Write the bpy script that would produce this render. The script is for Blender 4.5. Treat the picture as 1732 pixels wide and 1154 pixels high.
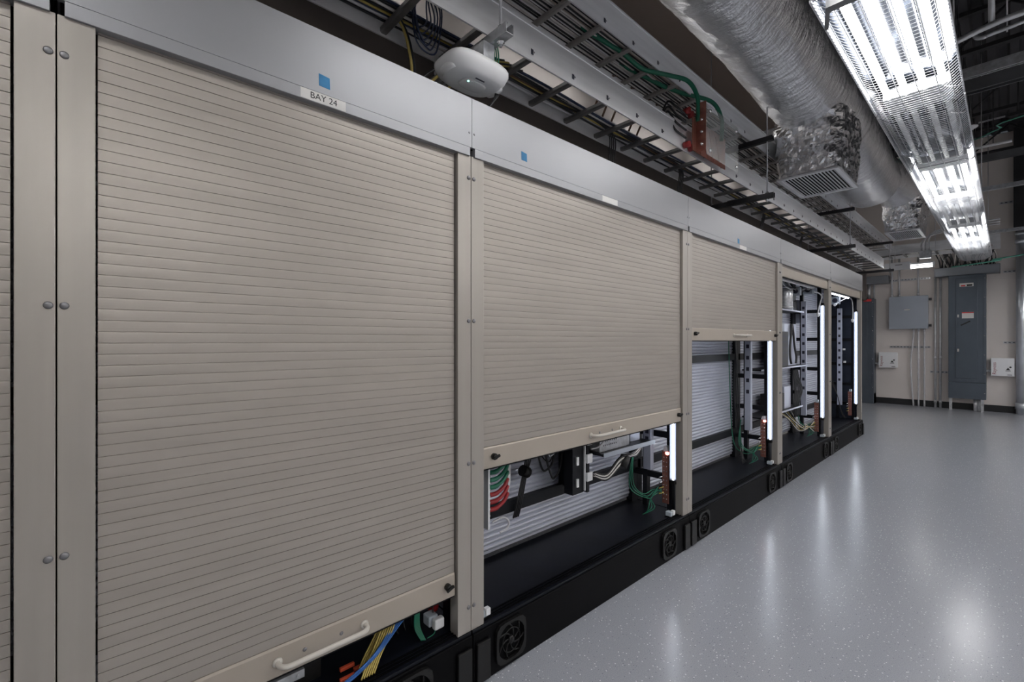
import bpy, bmesh, math, random
from mathutils import Vector, Matrix, noise
random.seed(7)
SC = bpy.context.scene
for o in list(bpy.data.objects): bpy.data.objects.remove(o)
C = SC.collection
PI = math.pi

# ------------------------------------------------------------------ camera
H = 1.33                        # eye height
F = 775.0                       # focal length in pixels of a 1732 wide frame
YAW = math.atan(837.0 / F)
cam_data = bpy.data.cameras.new('camera')
cam_data.sensor_width = 36.0
cam_data.lens = F * 36.0 / 1732.0
cam_data.clip_start = 0.02
cam = bpy.data.objects.new('camera', cam_data); C.objects.link(cam)
cam.location = (0, 0, H)
cam.rotation_euler = (PI / 2, 0, YAW)
SC.camera = cam
# ------------------------------------------------------------------ world, exposure
w = bpy.data.worlds.new('world'); SC.world = w; w.use_nodes = True
w.node_tree.nodes['Background'].inputs[0].default_value = (0.5, 0.55, 0.62, 1)
w.node_tree.nodes['Background'].inputs[1].default_value = 0.05
SC.view_settings.view_transform = 'Standard'
SC.view_settings.look = 'None'
SC.view_settings.gamma = 1.0
SC.view_settings.use_curve_mapping = False
SC.view_settings.exposure = 0.78
TUBE_POWER = 10.0               # emission of the fluorescent tubes
FILL_ROW_POWER = 30.0                # tubes of the rows added on the right for fill light
LED_POWER = 7.0                 # emission of the LED strips in the cabinets
SN, CS = math.sin(YAW), math.cos(YAW)

# ------------------------------------------------------------------ materials
def new_mat(name):
    m = bpy.data.materials.new(name); m.use_nodes = True
    return m, m.node_tree, m.node_tree.nodes['Principled BSDF']

def mat(name, col, rough=0.5, metal=0.0, bump=0.0, bscale=60.0, var=0.0, vscale=4.0, stretch=None, spec=None, coat=0.0):
    m, nt, b = new_mat(name)
    b.inputs['Base Color'].default_value = (*col, 1)
    b.inputs['Roughness'].default_value = rough
    b.inputs['Metallic'].default_value = metal
    if spec is not None: b.inputs['Specular IOR Level'].default_value = spec
    if coat: b.inputs['Coat Weight'].default_value = coat
    tc = nt.nodes.new('ShaderNodeTexCoord'); mp = nt.nodes.new('ShaderNodeMapping')
    nt.links.new(tc.outputs['Object'], mp.inputs[0])
    if stretch: mp.inputs['Scale'].default_value = stretch
    if var:
        n = nt.nodes.new('ShaderNodeTexNoise'); n.inputs['Scale'].default_value = vscale; n.inputs['Detail'].default_value = 5
        nt.links.new(mp.outputs[0], n.inputs['Vector'])
        r = nt.nodes.new('ShaderNodeValToRGB')
        r.color_ramp.elements[0].position = .3; r.color_ramp.elements[1].position = .7
        r.color_ramp.elements[0].color = (*[c * (1 - var) for c in col], 1)
        r.color_ramp.elements[1].color = (*[min(1, c * (1 + var)) for c in col], 1)
        nt.links.new(n.outputs[0], r.inputs[0]); nt.links.new(r.outputs[0], b.inputs['Base Color'])
    if bump:
        n2 = nt.nodes.new('ShaderNodeTexNoise'); n2.inputs['Scale'].default_value = bscale; n2.inputs['Detail'].default_value = 4
        nt.links.new(mp.outputs[0], n2.inputs['Vector'])
        bp = nt.nodes.new('ShaderNodeBump'); bp.inputs['Strength'].default_value = bump; bp.inputs['Distance'].default_value = .01
        nt.links.new(n2.outputs[0], bp.inputs['Height']); nt.links.new(bp.outputs[0], b.inputs['Normal'])
    return m

def emit(name, col, s):
    m, nt, b = new_mat(name)
    b.inputs['Base Color'].default_value = (*col, 1)
    b.inputs['Emission Color'].default_value = (*col, 1)
    b.inputs['Emission Strength'].default_value = s
    return m

M = {}
M['shutter'] = mat('beige_shutter', (.37, .34, .305), .42, .4, var=.05, vscale=3, stretch=(1, .6, 6))
M['post'] = mat('beige_post', (.37, .345, .31), .38, .35, var=.04, vscale=3, stretch=(8, 8, .4))
M['header'] = mat('header_panel', (.32, .325, .34), .42, .45, var=.03, vscale=2)
M['rail'] = mat('beige_bottom_rail', (.41, .365, .31), .42, .2, var=.03, vscale=3)
M['handle'] = mat('cream_handle', (.56, .53, .48), .3)
M['back_shutter'] = mat('grey_back_shutter', (.50, .52, .60), .35, .3, var=.05, vscale=4)
M['rivet'] = mat('rivet_grey', (.22, .22, .23), .35, .6)
M['black'] = mat('black_paint', (.0015, .0015, .002), .5, var=.3, vscale=6, spec=.1)
M['black_matte'] = mat('black_matte', (.004, .004, .005), .7, var=.3, vscale=6, spec=.2)
M['rack'] = mat('rack_black', (.005, .006, .009), .45, .0, var=.2, spec=.3)
M['tray_floor'] = mat('cabinet_floor_dark', (.004, .005, .009), .42, var=.4, vscale=5, spec=.3)
M['side_panel'] = mat('side_panel_blue', (.035, .045, .07), .35, .3, var=.2)
M['plastic_black'] = mat('black_plastic', (.006, .006, .006), .4, var=.1, spec=.35)
M['steel'] = mat('galvanised_steel', (.60, .62, .65), .32, .6, var=.2, vscale=30, bump=.05)
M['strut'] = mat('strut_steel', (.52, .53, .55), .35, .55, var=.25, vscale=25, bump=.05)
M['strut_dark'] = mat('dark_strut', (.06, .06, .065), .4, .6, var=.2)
M['alu'] = mat('aluminium_rail', (.80, .81, .83), .36, .45, var=.08, vscale=6, stretch=(1, .3, 4), bump=.02)
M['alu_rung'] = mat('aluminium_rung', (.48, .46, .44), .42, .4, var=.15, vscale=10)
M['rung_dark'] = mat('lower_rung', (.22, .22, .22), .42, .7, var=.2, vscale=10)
M['chrome'] = mat('bright_bolt', (.8, .8, .8), .2, .9)
M['white_plastic'] = mat('white_plastic', (.80, .81, .82), .32, var=.02)
M['white_paint'] = mat('white_paint', (.78, .79, .81), .4, var=.03)
M['pdu'] = mat('power_strip_grey', (.52, .55, .65), .35, .3, var=.04)
M['socket'] = mat('dark_socket', (.02, .02, .04), .5)
M['copper'] = mat('copper_bar', (.36, .15, .115), .38, .6, var=.3, vscale=20)
M['red'] = mat('red_plastic', (.28, .02, .022), .4, var=.1)
M['orange'] = mat('orange_red_plastic', (.6, .09, .04), .4, var=.1)
M['blue_tape'] = mat('blue_tape', (.02, .19, .40), .55, var=.1, vscale=40)
M['paper'] = mat('white_label', (.68, .67, .65), .5, var=.03)
M['ink'] = mat('black_ink', (.02, .02, .02), .6, var=.1)
M['red_ink'] = mat('red_ink', (.30, .05, .06), .6, var=.1)
M['red_bright'] = mat('red_band', (.65, .04, .04), .5, var=.1)
M['panel_grey'] = mat('panel_dark_grey', (.085, .105, .13), .38, .25, var=.08, vscale=3)
M['panel_light'] = mat('panel_light_grey', (.36, .40, .46), .42, .1, var=.04, vscale=3)
M['trough'] = mat('trough_grey', (.20, .215, .24), .42, .2, var=.06, vscale=3)
M['conduit'] = mat('conduit_steel', (.66, .67, .69), .3, .5, var=.12, vscale=12)
M['pipe'] = mat('big_pipe_steel', (.58, .61, .66), .28, .6, var=.1, vscale=5)
M['joist'] = mat('joist_steel', (.16, .165, .175), .5, .4, var=.15)
M['joist_dark'] = mat('joist_dark', (.025, .025, .028), .6, .2, var=.2)
M['c_black'] = mat('cable_black', (.012, .012, .014), .42, var=.1)
M['c_grey'] = mat('cable_grey', (.62, .60, .57), .42, var=.3, vscale=9)
M['c_white'] = mat('cable_white', (.62, .62, .64), .4, var=.05)
M['c_yellow'] = mat('cable_yellow', (.48, .37, .10), .45, var=.1)
M['c_blue'] = mat('cable_blue', (.03, .13, .42), .4, var=.1)
M['c_navy'] = mat('cable_navy', (.012, .022, .06), .4, var=.1)
M['c_green'] = mat('cable_green', (.01, .15, .085), .4, var=.1)
M['c_mint'] = mat('cable_mint', (.12, .45, .33), .4, var=.1)
M['c_brown'] = mat('cable_brown', (.11, .055, .03), .45, var=.1)
M['c_red'] = mat('cable_red', (.35, .02, .025), .4, var=.1)
M['mirror'] = mat('mirror_reflector', (.26, .28, .32), .10, 1.0, bump=.03, bscale=8)
M['guard'] = mat('guard_wire', (.5, .51, .53), .3, .8)
M['tube_off'] = mat('unlit_tube', (.78, .8, .82), .25, var=.02)
M['tube_on'] = emit('lit_tube', (1.0, .985, .97), TUBE_POWER)
M['tube_fill'] = emit('fill_row_tube', (1.0, .985, .97), FILL_ROW_POWER)
M['tube_fill_strip'] = emit('fill_strip_tube', (1.0, .985, .97), 5.0)
M['led_housing'] = mat('led_channel', (.10, .11, .14), .32, .5)
M['led'] = emit('led_diffuser', (.86, .92, 1.0), LED_POWER)
M['led_green'] = emit('green_indicator', (.2, 1.0, .7), 4.0)
M['led_red'] = emit('red_indicator', (1.0, .25, .2), 3.0)
M['wire_thin'] = mat('hanger_wire', (.5, .5, .52), .35, .8)

def glass_mat(name, col, rough, trans_alpha):
    m, nt, b = new_mat(name)
    b.inputs['Base Color'].default_value = (*col, 1); b.inputs['Roughness'].default_value = rough
    b.inputs['Alpha'].default_value = trans_alpha
    b.inputs['IOR'].default_value = 1.49
    return m
M['acrylic'] = glass_mat('clear_acrylic', (.75, .78, .78), .06, .22)
M['clear_plug'] = glass_mat('clear_plug', (.7, .78, .85), .15, .6)

def wall_mat(name, col):
    return mat(name, col, .75, 0, bump=.12, bscale=180, var=.04, vscale=1.5)
M['wall'] = wall_mat('beige_wall', (.70, .65, .62))
M['wall_dim'] = wall_mat('shaded_wall', (.36, .30, .265))  # darker copy of the wall colour with the duct's shade painted in
M['band_brown'] = mat('brown_band', (.085, .07, .062), .6, 0, var=.15, vscale=3)
M['baseboard'] = mat('dark_baseboard', (.012, .013, .015), .5)

def floor_mat():
    m, nt, b = new_mat('speckled_vinyl_floor')
    tc = nt.nodes.new('ShaderNodeTexCoord')
    def noise_(s, d=3):
        n = nt.nodes.new('ShaderNodeTexNoise'); n.inputs['Scale'].default_value = s; n.inputs['Detail'].default_value = d
        nt.links.new(tc.outputs['Object'], n.inputs['Vector']); return n
    def ramp(src, p0, p1, c0, c1):
        r = nt.nodes.new('ShaderNodeValToRGB'); r.color_ramp.elements[0].position = p0; r.color_ramp.elements[1].position = p1
        r.color_ramp.elements[0].color = (*c0, 1); r.color_ramp.elements[1].color = (*c1, 1)
        nt.links.new(src, r.inputs[0]); return r
    def mix(fac, a, bcol):
        x = nt.nodes.new('ShaderNodeMix'); x.data_type = 'RGBA'
        nt.links.new(fac, x.inputs['Factor']); nt.links.new(a, x.inputs['A'])
        if isinstance(bcol, tuple): x.inputs['B'].default_value = (*bcol, 1)
        else: nt.links.new(bcol, x.inputs['B'])
        return x.outputs['Result']
    big = ramp(noise_(1.2).outputs[0], .3, .7, (.375, .39, .43), (.39, .405, .445))
    fine = ramp(noise_(260, 2).outputs[0], .35, .65, (.30, .315, .36), (.49, .505, .55))
    x = nt.nodes.new('ShaderNodeMix'); x.data_type = 'RGBA'; x.inputs['Factor'].default_value = .5
    nt.links.new(big.outputs[0], x.inputs['A']); nt.links.new(fine.outputs[0], x.inputs['B'])
    col = x.outputs['Result']
    def specks(scale, th, c, keep):
        v = nt.nodes.new('ShaderNodeTexVoronoi'); v.inputs['Scale'].default_value = scale
        nt.links.new(tc.outputs['Object'], v.inputs['Vector'])
        r = ramp(v.outputs['Distance'], th * .7, th, (1, 1, 1), (0, 0, 0))
        sep = nt.nodes.new('ShaderNodeSeparateColor'); nt.links.new(v.outputs['Color'], sep.inputs[0])
        k = nt.nodes.new('ShaderNodeMath'); k.operation = 'LESS_THAN'; k.inputs[1].default_value = keep
        nt.links.new(sep.outputs[0], k.inputs[0])
        mu = nt.nodes.new('ShaderNodeMath'); mu.operation = 'MULTIPLY'
        nt.links.new(r.outputs[0], mu.inputs[0]); nt.links.new(k.outputs[0], mu.inputs[1])
        return mix(mu.outputs[0], col, c)
    col = specks(70, .22, (.85, .86, .88), .35)
    col = specks(45, .13, (.92, .93, .95), .30)
    col = specks(85, .2, (.16, .17, .21), .25)
    nt.links.new(col, b.inputs['Base Color'])
    b.inputs['Roughness'].default_value = .21
    b.inputs['Specular IOR Level'].default_value = .85
    return m
M['floor'] = floor_mat()

def deck_mat():
    m, nt, b = new_mat('dark_roof_deck')
    tc = nt.nodes.new('ShaderNodeTexCoord'); n = nt.nodes.new('ShaderNodeTexNoise'); n.inputs['Scale'].default_value = 2
    nt.links.new(tc.outputs['Object'], n.inputs['Vector'])
    r = nt.nodes.new('ShaderNodeValToRGB'); r.color_ramp.elements[0].color = (.018, .018, .02, 1); r.color_ramp.elements[1].color = (.06, .06, .065, 1)
    nt.links.new(n.outputs[0], r.inputs[0]); nt.links.new(r.outputs[0], b.inputs['Base Color']); b.inputs['Roughness'].default_value = .7
    return m
M['deck'] = deck_mat()

def foil_mat(name, crumple):
    m, nt, b = new_mat(name)
    b.inputs['Base Color'].default_value = (.88, .89, .91, 1); b.inputs['Metallic'].default_value = .93
    b.inputs['Roughness'].default_value = .22 if not crumple else .2
    tc = nt.nodes.new('ShaderNodeTexCoord')
    mp = nt.nodes.new('ShaderNodeMapping'); nt.links.new(tc.outputs['Object'], mp.inputs[0])
    n = nt.nodes.new('ShaderNodeTexNoise'); n.inputs['Detail'].default_value = 6
    if crumple:
        n.inputs['Scale'].default_value = 9; n.inputs['Distortion'].default_value = 1.2
    else:
        mp.inputs['Scale'].default_value = (1, 3, 1); n.inputs['Scale'].default_value = 6; n.inputs['Roughness'].default_value = .62
    nt.links.new(mp.outputs[0], n.inputs['Vector'])
    b1 = nt.nodes.new('ShaderNodeBump'); b1.inputs['Strength'].default_value = .55 if crumple else .75; b1.inputs['Distance'].default_value = .02 if crumple else .055
    nt.links.new(n.outputs[0], b1.inputs['Height'])
    last = b1
    if not crumple:                      # reinforcing scrim: a fine square grid pressed into the foil
        uv = nt.nodes.new('ShaderNodeUVMap')
        br = nt.nodes.new('ShaderNodeTexBrick'); br.offset = 0; br.inputs['Scale'].default_value = 1.0
        br.inputs['Brick Width'].default_value = .018; br.inputs['Row Height'].default_value = .018; br.inputs['Mortar Size'].default_value = .0016
        br.inputs['Color1'].default_value = (0, 0, 0, 1); br.inputs['Color2'].default_value = (0, 0, 0, 1); br.inputs['Mortar'].default_value = (1, 1, 1, 1)
        nt.links.new(uv.outputs[0], br.inputs['Vector'])
        b2 = nt.nodes.new('ShaderNodeBump'); b2.inputs['Strength'].default_value = .8; b2.inputs['Distance'].default_value = .003
        nt.links.new(br.outputs['Color'], b2.inputs['Height']); nt.links.new(b1.outputs[0], b2.inputs['Normal']); last = b2
    else:
        v = nt.nodes.new('ShaderNodeTexVoronoi'); v.inputs['Scale'].default_value = 16
        nt.links.new(tc.outputs['Object'], v.inputs['Vector'])
        b2 = nt.nodes.new('ShaderNodeBump'); b2.inputs['Strength'].default_value = .6; b2.inputs['Distance'].default_value = .02
        nt.links.new(v.outputs['Distance'], b2.inputs['Height']); nt.links.new(b1.outputs[0], b2.inputs['Normal']); last = b2
    nt.links.new(last.outputs[0], b.inputs['Normal'])
    return m
M['foil'] = foil_mat('foil_duct_wrap', False)
M['foil_crumpled'] = foil_mat('crumpled_foil', True)

# ------------------------------------------------------------------ geometry helpers
ROOT = {}
def root_loc(o): return ROOT.get(o.name, Vector((0, 0, 0))) if o else Vector((0, 0, 0))

def tag(o, label=None, cat=None, group=None, kind=None):
    if label: o['label'] = label
    if cat: o['category'] = cat
    if group: o['group'] = group
    if kind: o['kind'] = kind
    return o

def thing(name, loc, label, cat, group=None):
    o = bpy.data.objects.new(name, None); C.objects.link(o); o.location = loc
    o.empty_display_size = .1
    ROOT[o.name] = Vector(loc)
    return tag(o, label, cat, group)

def smooth_path(pts, n=6):
    P = [Vector(p) for p in pts]
    if len(P) < 3: return P
    out = []
    for i in range(len(P) - 1):
        p0 = P[max(i - 1, 0)]; p1 = P[i]; p2 = P[i + 1]; p3 = P[min(i + 2, len(P) - 1)]
        for k in range(n):
            t = k / n
            out.append(.5 * ((2 * p1) + (-p0 + p2) * t + (2 * p0 - 5 * p1 + 4 * p2 - p3) * t * t + (-p0 + 3 * p1 - 3 * p2 + p3) * t ** 3))
    out.append(P[-1])
    return out

class MB:
    def __init__(s): s.bm = bmesh.new(); s.uv = None
    def face(s, vs, sm=False):
        try:
            f = s.bm.faces.new(vs); f.smooth = sm; return f
        except ValueError: return None
    def box(s, x0, x1, y0, y1, z0, z1):
        if x0 > x1: x0, x1 = x1, x0
        if y0 > y1: y0, y1 = y1, y0
        if z0 > z1: z0, z1 = z1, z0
        v = [s.bm.verts.new(p) for p in ((x0,y0,z0),(x1,y0,z0),(x1,y1,z0),(x0,y1,z0),(x0,y0,z1),(x1,y0,z1),(x1,y1,z1),(x0,y1,z1))]
        for f in ((0,3,2,1),(4,5,6,7),(0,1,5,4),(1,2,6,5),(2,3,7,6),(3,0,4,7)): s.face([v[i] for i in f])
        return s
    def obox(s, c, half, rot):
        c = Vector(c); v = []
        for dx, dy, dz in ((-1,-1,-1),(1,-1,-1),(1,1,-1),(-1,1,-1),(-1,-1,1),(1,-1,1),(1,1,1),(-1,1,1)):
            v.append(s.bm.verts.new(c + rot @ Vector((dx*half[0], dy*half[1], dz*half[2]))))
        for f in ((0,3,2,1),(4,5,6,7),(0,1,5,4),(1,2,6,5),(2,3,7,6),(3,0,4,7)): s.face([v[i] for i in f])
        return s
    def tube(s, pts, r, seg=8, cap=True, closed=False):
        P = [Vector(p) for p in pts]
        # drop repeated points
        Q = [P[0]]
        for p in P[1:]:
            if (p - Q[-1]).length > 1e-6: Q.append(p)
        P = Q; rings = []; up = None
        n = len(P)
        for i, p in enumerate(P):
            if closed: d = (P[(i + 1) % n] - P[i - 1]).normalized()
            else:
                a = P[max(i - 1, 0)]; b = P[min(i + 1, n - 1)]; d = (b - a).normalized()
            if up is None:
                up = Vector((0, 0, 1)) if abs(d.z) < .9 else Vector((1, 0, 0))
            x = d.cross(up)
            if x.length < 1e-4: x = d.cross(Vector((0, 1, 0)))
            x.normalize(); y = x.cross(d).normalized(); up = y
            rr = r[i] if isinstance(r, (list, tuple)) else r
            rings.append([s.bm.verts.new(p + x * math.cos(2*PI*k/seg) * rr + y * math.sin(2*PI*k/seg) * rr) for k in range(seg)])
        m = len(rings)
        for i in range(m if closed else m - 1):
            A = rings[i]; B = rings[(i + 1) % m]
            for k in range(seg): s.face([A[k], A[(k+1) % seg], B[(k+1) % seg], B[k]], True)
        if cap and not closed:
            s.face(rings[0]); s.face(rings[-1][::-1])
        return s
    def prism(s, prof, axis, a, b, cap=True, closed=True, sm=False):
        """profile of 2-D points extruded along an axis from a to b"""
        def P(u, v, t):
            return {'y': (u, t, v), 'x': (t, u, v), 'z': (u, v, t)}[axis]
        A = [s.bm.verts.new(P(u, v, a)) for u, v in prof]; B = [s.bm.verts.new(P(u, v, b)) for u, v in prof]
        n = len(prof)
        for i in range(n if closed else n - 1):
            j = (i + 1) % n; s.face([A[i], A[j], B[j], B[i]], sm)
        if cap and closed:
            s.face(A); s.face(B[::-1])
        return s
    def lathe(s, c, prof, axis='z', seg=24):
        """prof: (radius, height)"""
        c = Vector(c); rings = []
        for r, h in prof:
            ring = []
            for k in range(seg):
                a = 2 * PI * k / seg; u, v = r * math.cos(a), r * math.sin(a)
                d = {'z': (u, v, h), 'x': (h, u, v), 'y': (u, h, v)}[axis]
                ring.append(s.bm.verts.new(c + Vector(d)))
            rings.append(ring)
        for i in range(len(rings) - 1):
            for k in range(seg): s.face([rings[i][k], rings[i][(k+1) % seg], rings[i+1][(k+1) % seg], rings[i+1][k]], True)
        s.face(rings[0]); s.face(rings[-1][::-1])
        return s
    def build(s, name, m, parent=None, bevel=0.0, solid=0.0):
        bmesh.ops.recalc_face_normals(s.bm, faces=s.bm.faces)
        off = root_loc(parent)
        loc = Vector((0, 0, 0))
        if parent is None:                      # own origin at the base of the mesh
            xs = [v.co.x for v in s.bm.verts]; ys = [v.co.y for v in s.bm.verts]; zs = [v.co.z for v in s.bm.verts]
            loc = Vector(((min(xs)+max(xs))/2, (min(ys)+max(ys))/2, min(zs))); off = loc
        if off.length > 0: bmesh.ops.translate(s.bm, verts=s.bm.verts, vec=-off)
        me = bpy.data.meshes.new(name); s.bm.to_mesh(me); s.bm.free()
        me.materials.append(M[m])
        o = bpy.data.objects.new(name, me); C.objects.link(o)
        if parent is None: o.location = loc; ROOT[o.name] = loc
        else: o.parent = parent; ROOT[o.name] = off
        if bevel:
            b = o.modifiers.new('bevel', 'BEVEL'); b.width = bevel; b.segments = 2; b.limit_method = 'ANGLE'; b.angle_limit = math.radians(40)
        return o

def struct(name, mb, m, **k): return tag(mb.build(name, m, **k), kind='structure')
def boxo(name, m, x0, x1, y0, y1, z0, z1, parent=None, bevel=0.0): return MB().box(x0, x1, y0, y1, z0, z1).build(name, m, parent, bevel)
def copy_tree(o, parent=None):
    c = o.copy(); C.objects.link(c)
    if parent: c.parent = parent
    for ch in list(o.children): copy_tree(ch, c)
    return c
def on_x(u, v, X):
    t = (u - 866) / F; d = X / (t * CS - SN)
    return Vector((X, d * (CS + t * SN), H + (577 - v) / F * d))
def on_y(u, v, Y):
    t = (u - 866) / F; d = Y / (CS + t * SN)
    return Vector((d * (t * CS - SN), Y, H + (577 - v) / F * d))
def on_z(u, v, Zr):
    t = (u - 866) / F; d = Zr * F / (577 - v)
    return Vector((d * (t * CS - SN), d * (CS + t * SN), H + Zr))

def text_mesh(name, s, size, m, loc, parent, axis, extrude=.0006, rot=0.0, bold=False, align='CENTER', squeeze=1.0):
    """lettering turned into a mesh; axis 'x': readable on a plane facing +x, 'y': on a plane facing -y"""
    cu = bpy.data.curves.new(name, 'FONT'); cu.body = s; cu.size = size; cu.extrude = extrude; cu.align_x = align; cu.align_y = 'CENTER'
    if bold: cu.offset = size * .02
    t = bpy.data.objects.new(name, cu); C.objects.link(t)
    bpy.context.view_layer.update()
    me = bpy.data.meshes.new_from_object(t.evaluated_get(bpy.context.evaluated_depsgraph_get()))
    bpy.data.objects.remove(t); bpy.data.curves.remove(cu)
    R = Matrix.Rotation(PI / 2, 4, 'X')
    if axis == 'x': R = Matrix.Rotation(PI / 2, 4, 'Z') @ R
    me.transform(Matrix.Translation(Vector(loc) - root_loc(parent)) @ R @ Matrix.Rotation(rot, 4, 'Z') @ Matrix.Diagonal((squeeze, 1, 1, 1)))
    me.materials.clear(); me.materials.append(M[m])
    o = bpy.data.objects.new(name, me); C.objects.link(o); o.parent = parent; ROOT[o.name] = root_loc(parent)
    return o

def cable(name, pts, r, m, label, group=None, cat='cable', seg=6, n=6, parent=None):
    mb = MB(); mb.tube(smooth_path(pts, n), r, seg)
    o = mb.build(name, m, parent)
    if parent is None: tag(o, label, cat, group)
    return o

# ------------------------------------------------------------------ room shell
XF = -1.40                       # cabinet front plane
YW = 12.5                        # back wall
XL, XR, YB, ZC = -3.0, 6.0, -3.2, 5.2
struct('floor', MB().box(XL - .1, XR + .1, YB - .1, YW + .1, -.1, 0), 'floor')
struct('wall_left', MB().box(XL - .1, XL, YB, YW, 0, ZC), 'wall')
struct('wall_back', MB().box(XL - .1, XR + .1, YW, YW + .1, 0, ZC), 'wall')
struct('wall_right', MB().box(XR, XR + .1, YB, YW, 0, ZC), 'wall')
struct('wall_front', MB().box(XL - .1, XR + .1, YB - .1, YB, 0, ZC), 'wall')
struct('baseboard_back', MB().box(XL, XR, YW - .012, YW, 0, .125), 'baseboard')
struct('trim_1', MB().box(XL, -2.35, YB, YW, H + 2.85, ZC - .001), 'wall_dim')      # soffit along the left wall, duct shade put into its colour
tag(MB().box(-1.95, -1.885, YB + .01, 11.3, H + .80, H + 1.378).build('dark_band', 'band_brown'), 'dark brown band added behind the cabinet tops', 'beam')  # dark band added to hide the wall above the cabinet tops
# corrugated deck
prof = []
x = XL - .1
while x < XR + .1:
    prof += [(x, ZC), (x + .06, ZC), (x + .085, ZC + .06), (x + .165, ZC + .06), (x + .19, ZC)]
    x += .21
prof += [(x, ZC), (x, ZC + .2), (XL - .1, ZC + .2)]
struct('ceiling', MB().prism(prof, 'y', YB - .1, YW + .1), 'deck')

# ------------------------------------------------------------------ cabinets
ZB = .215                        # top of plinth
ZLIP0, ZLIP1, ZTOP = H + .708, H + .742, H + .932
XBK = -1.82

def slats(x, y0, y1, zt, zb, facing=1, pitch=.0262, curve=.0003, groove=.0025, gw=.0016):
    prof = []; z = zt; f = facing
    while z - pitch > zb - 1e-6:
        for q, dx in ((0, 0), (.15, .7), (.4, 1.0), (.65, .85), (.9, .2)):
            prof.append((x + f * curve * dx, z - q * (pitch - gw)))
        prof.append((x, z - (pitch - gw))); prof.append((x - f * groove, z - (pitch - gw) - .0003)); prof.append((x - f * groove, z - pitch + .0002))
        z -= pitch
    prof.append((x, z)); prof.append((x, zb)); prof.append((x - f * .012, zb)); prof.append((x - f * .012, zt))
    return MB().prism(prof, 'y', y0, y1)

def dome(mb, c, r, h):
    mb.lathe(c, [(r, 0), (r * .97, h * .45), (r * .75, h * .8), (r * .4, h * .97), (.0005, h)], 'x', 16)

def fan_vent(root, y, label=None):
    """square finger-guard fan grille on the plinth"""
    s = .082; zc = .108; x = XF + .012
    mb = MB()
    n = 28; outer = []; inner = []
    for k in range(n):
        a = 2 * PI * k / n; ca, sa = math.cos(a), math.sin(a)
        e = 5; q = (abs(ca) ** e + abs(sa) ** e) ** (-1 / e)
        outer.append((y + s * q * ca, zc + s * q * sa)); inner.append((y + s * .86 * ca * min(q, 1.06), zc + s * .86 * sa * min(q, 1.06)))
    A = [mb.bm.verts.new((x + .014, a, b)) for a, b in outer]; B = [mb.bm.verts.new((x + .014, a, b)) for a, b in inner]
    D = [mb.bm.verts.new((x - .001, a, b)) for a, b in outer]; E = [mb.bm.verts.new((x + .001, a, b)) for a, b in inner]
    for k in range(n):
        j = (k + 1) % n
        mb.face([A[k], A[j], B[j], B[k]]); mb.face([D[k], D[j], A[j], A[k]]); mb.face([B[k], B[j], E[j], E[k]])
    mb.lathe((x, y, zc), [(.016, 0), (.016, .012), (.010, .0155), (.0005, .0155)], 'x', 16)
    for k in range(7):
        a0 = 2 * PI * k / 7
        mb.tube([(x + .008, y + math.cos(a0 + .9 * q) * (.014 + .058 * q), zc + math.sin(a0 + .9 * q) * (.014 + .058 * q)) for q in [i / 6 for i in range(7)]], .003, 5)
    g = mb.build('vent_grille', 'plastic_black', root)
    mb = MB(); mb.tube([(x + .010, y + math.cos(2*PI*k/28) * .048, zc + math.sin(2*PI*k/28) * .048) for k in range(28)], .0022, 5, closed=True)
    mb.build('grille_ring', 'plastic_black', g)

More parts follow.
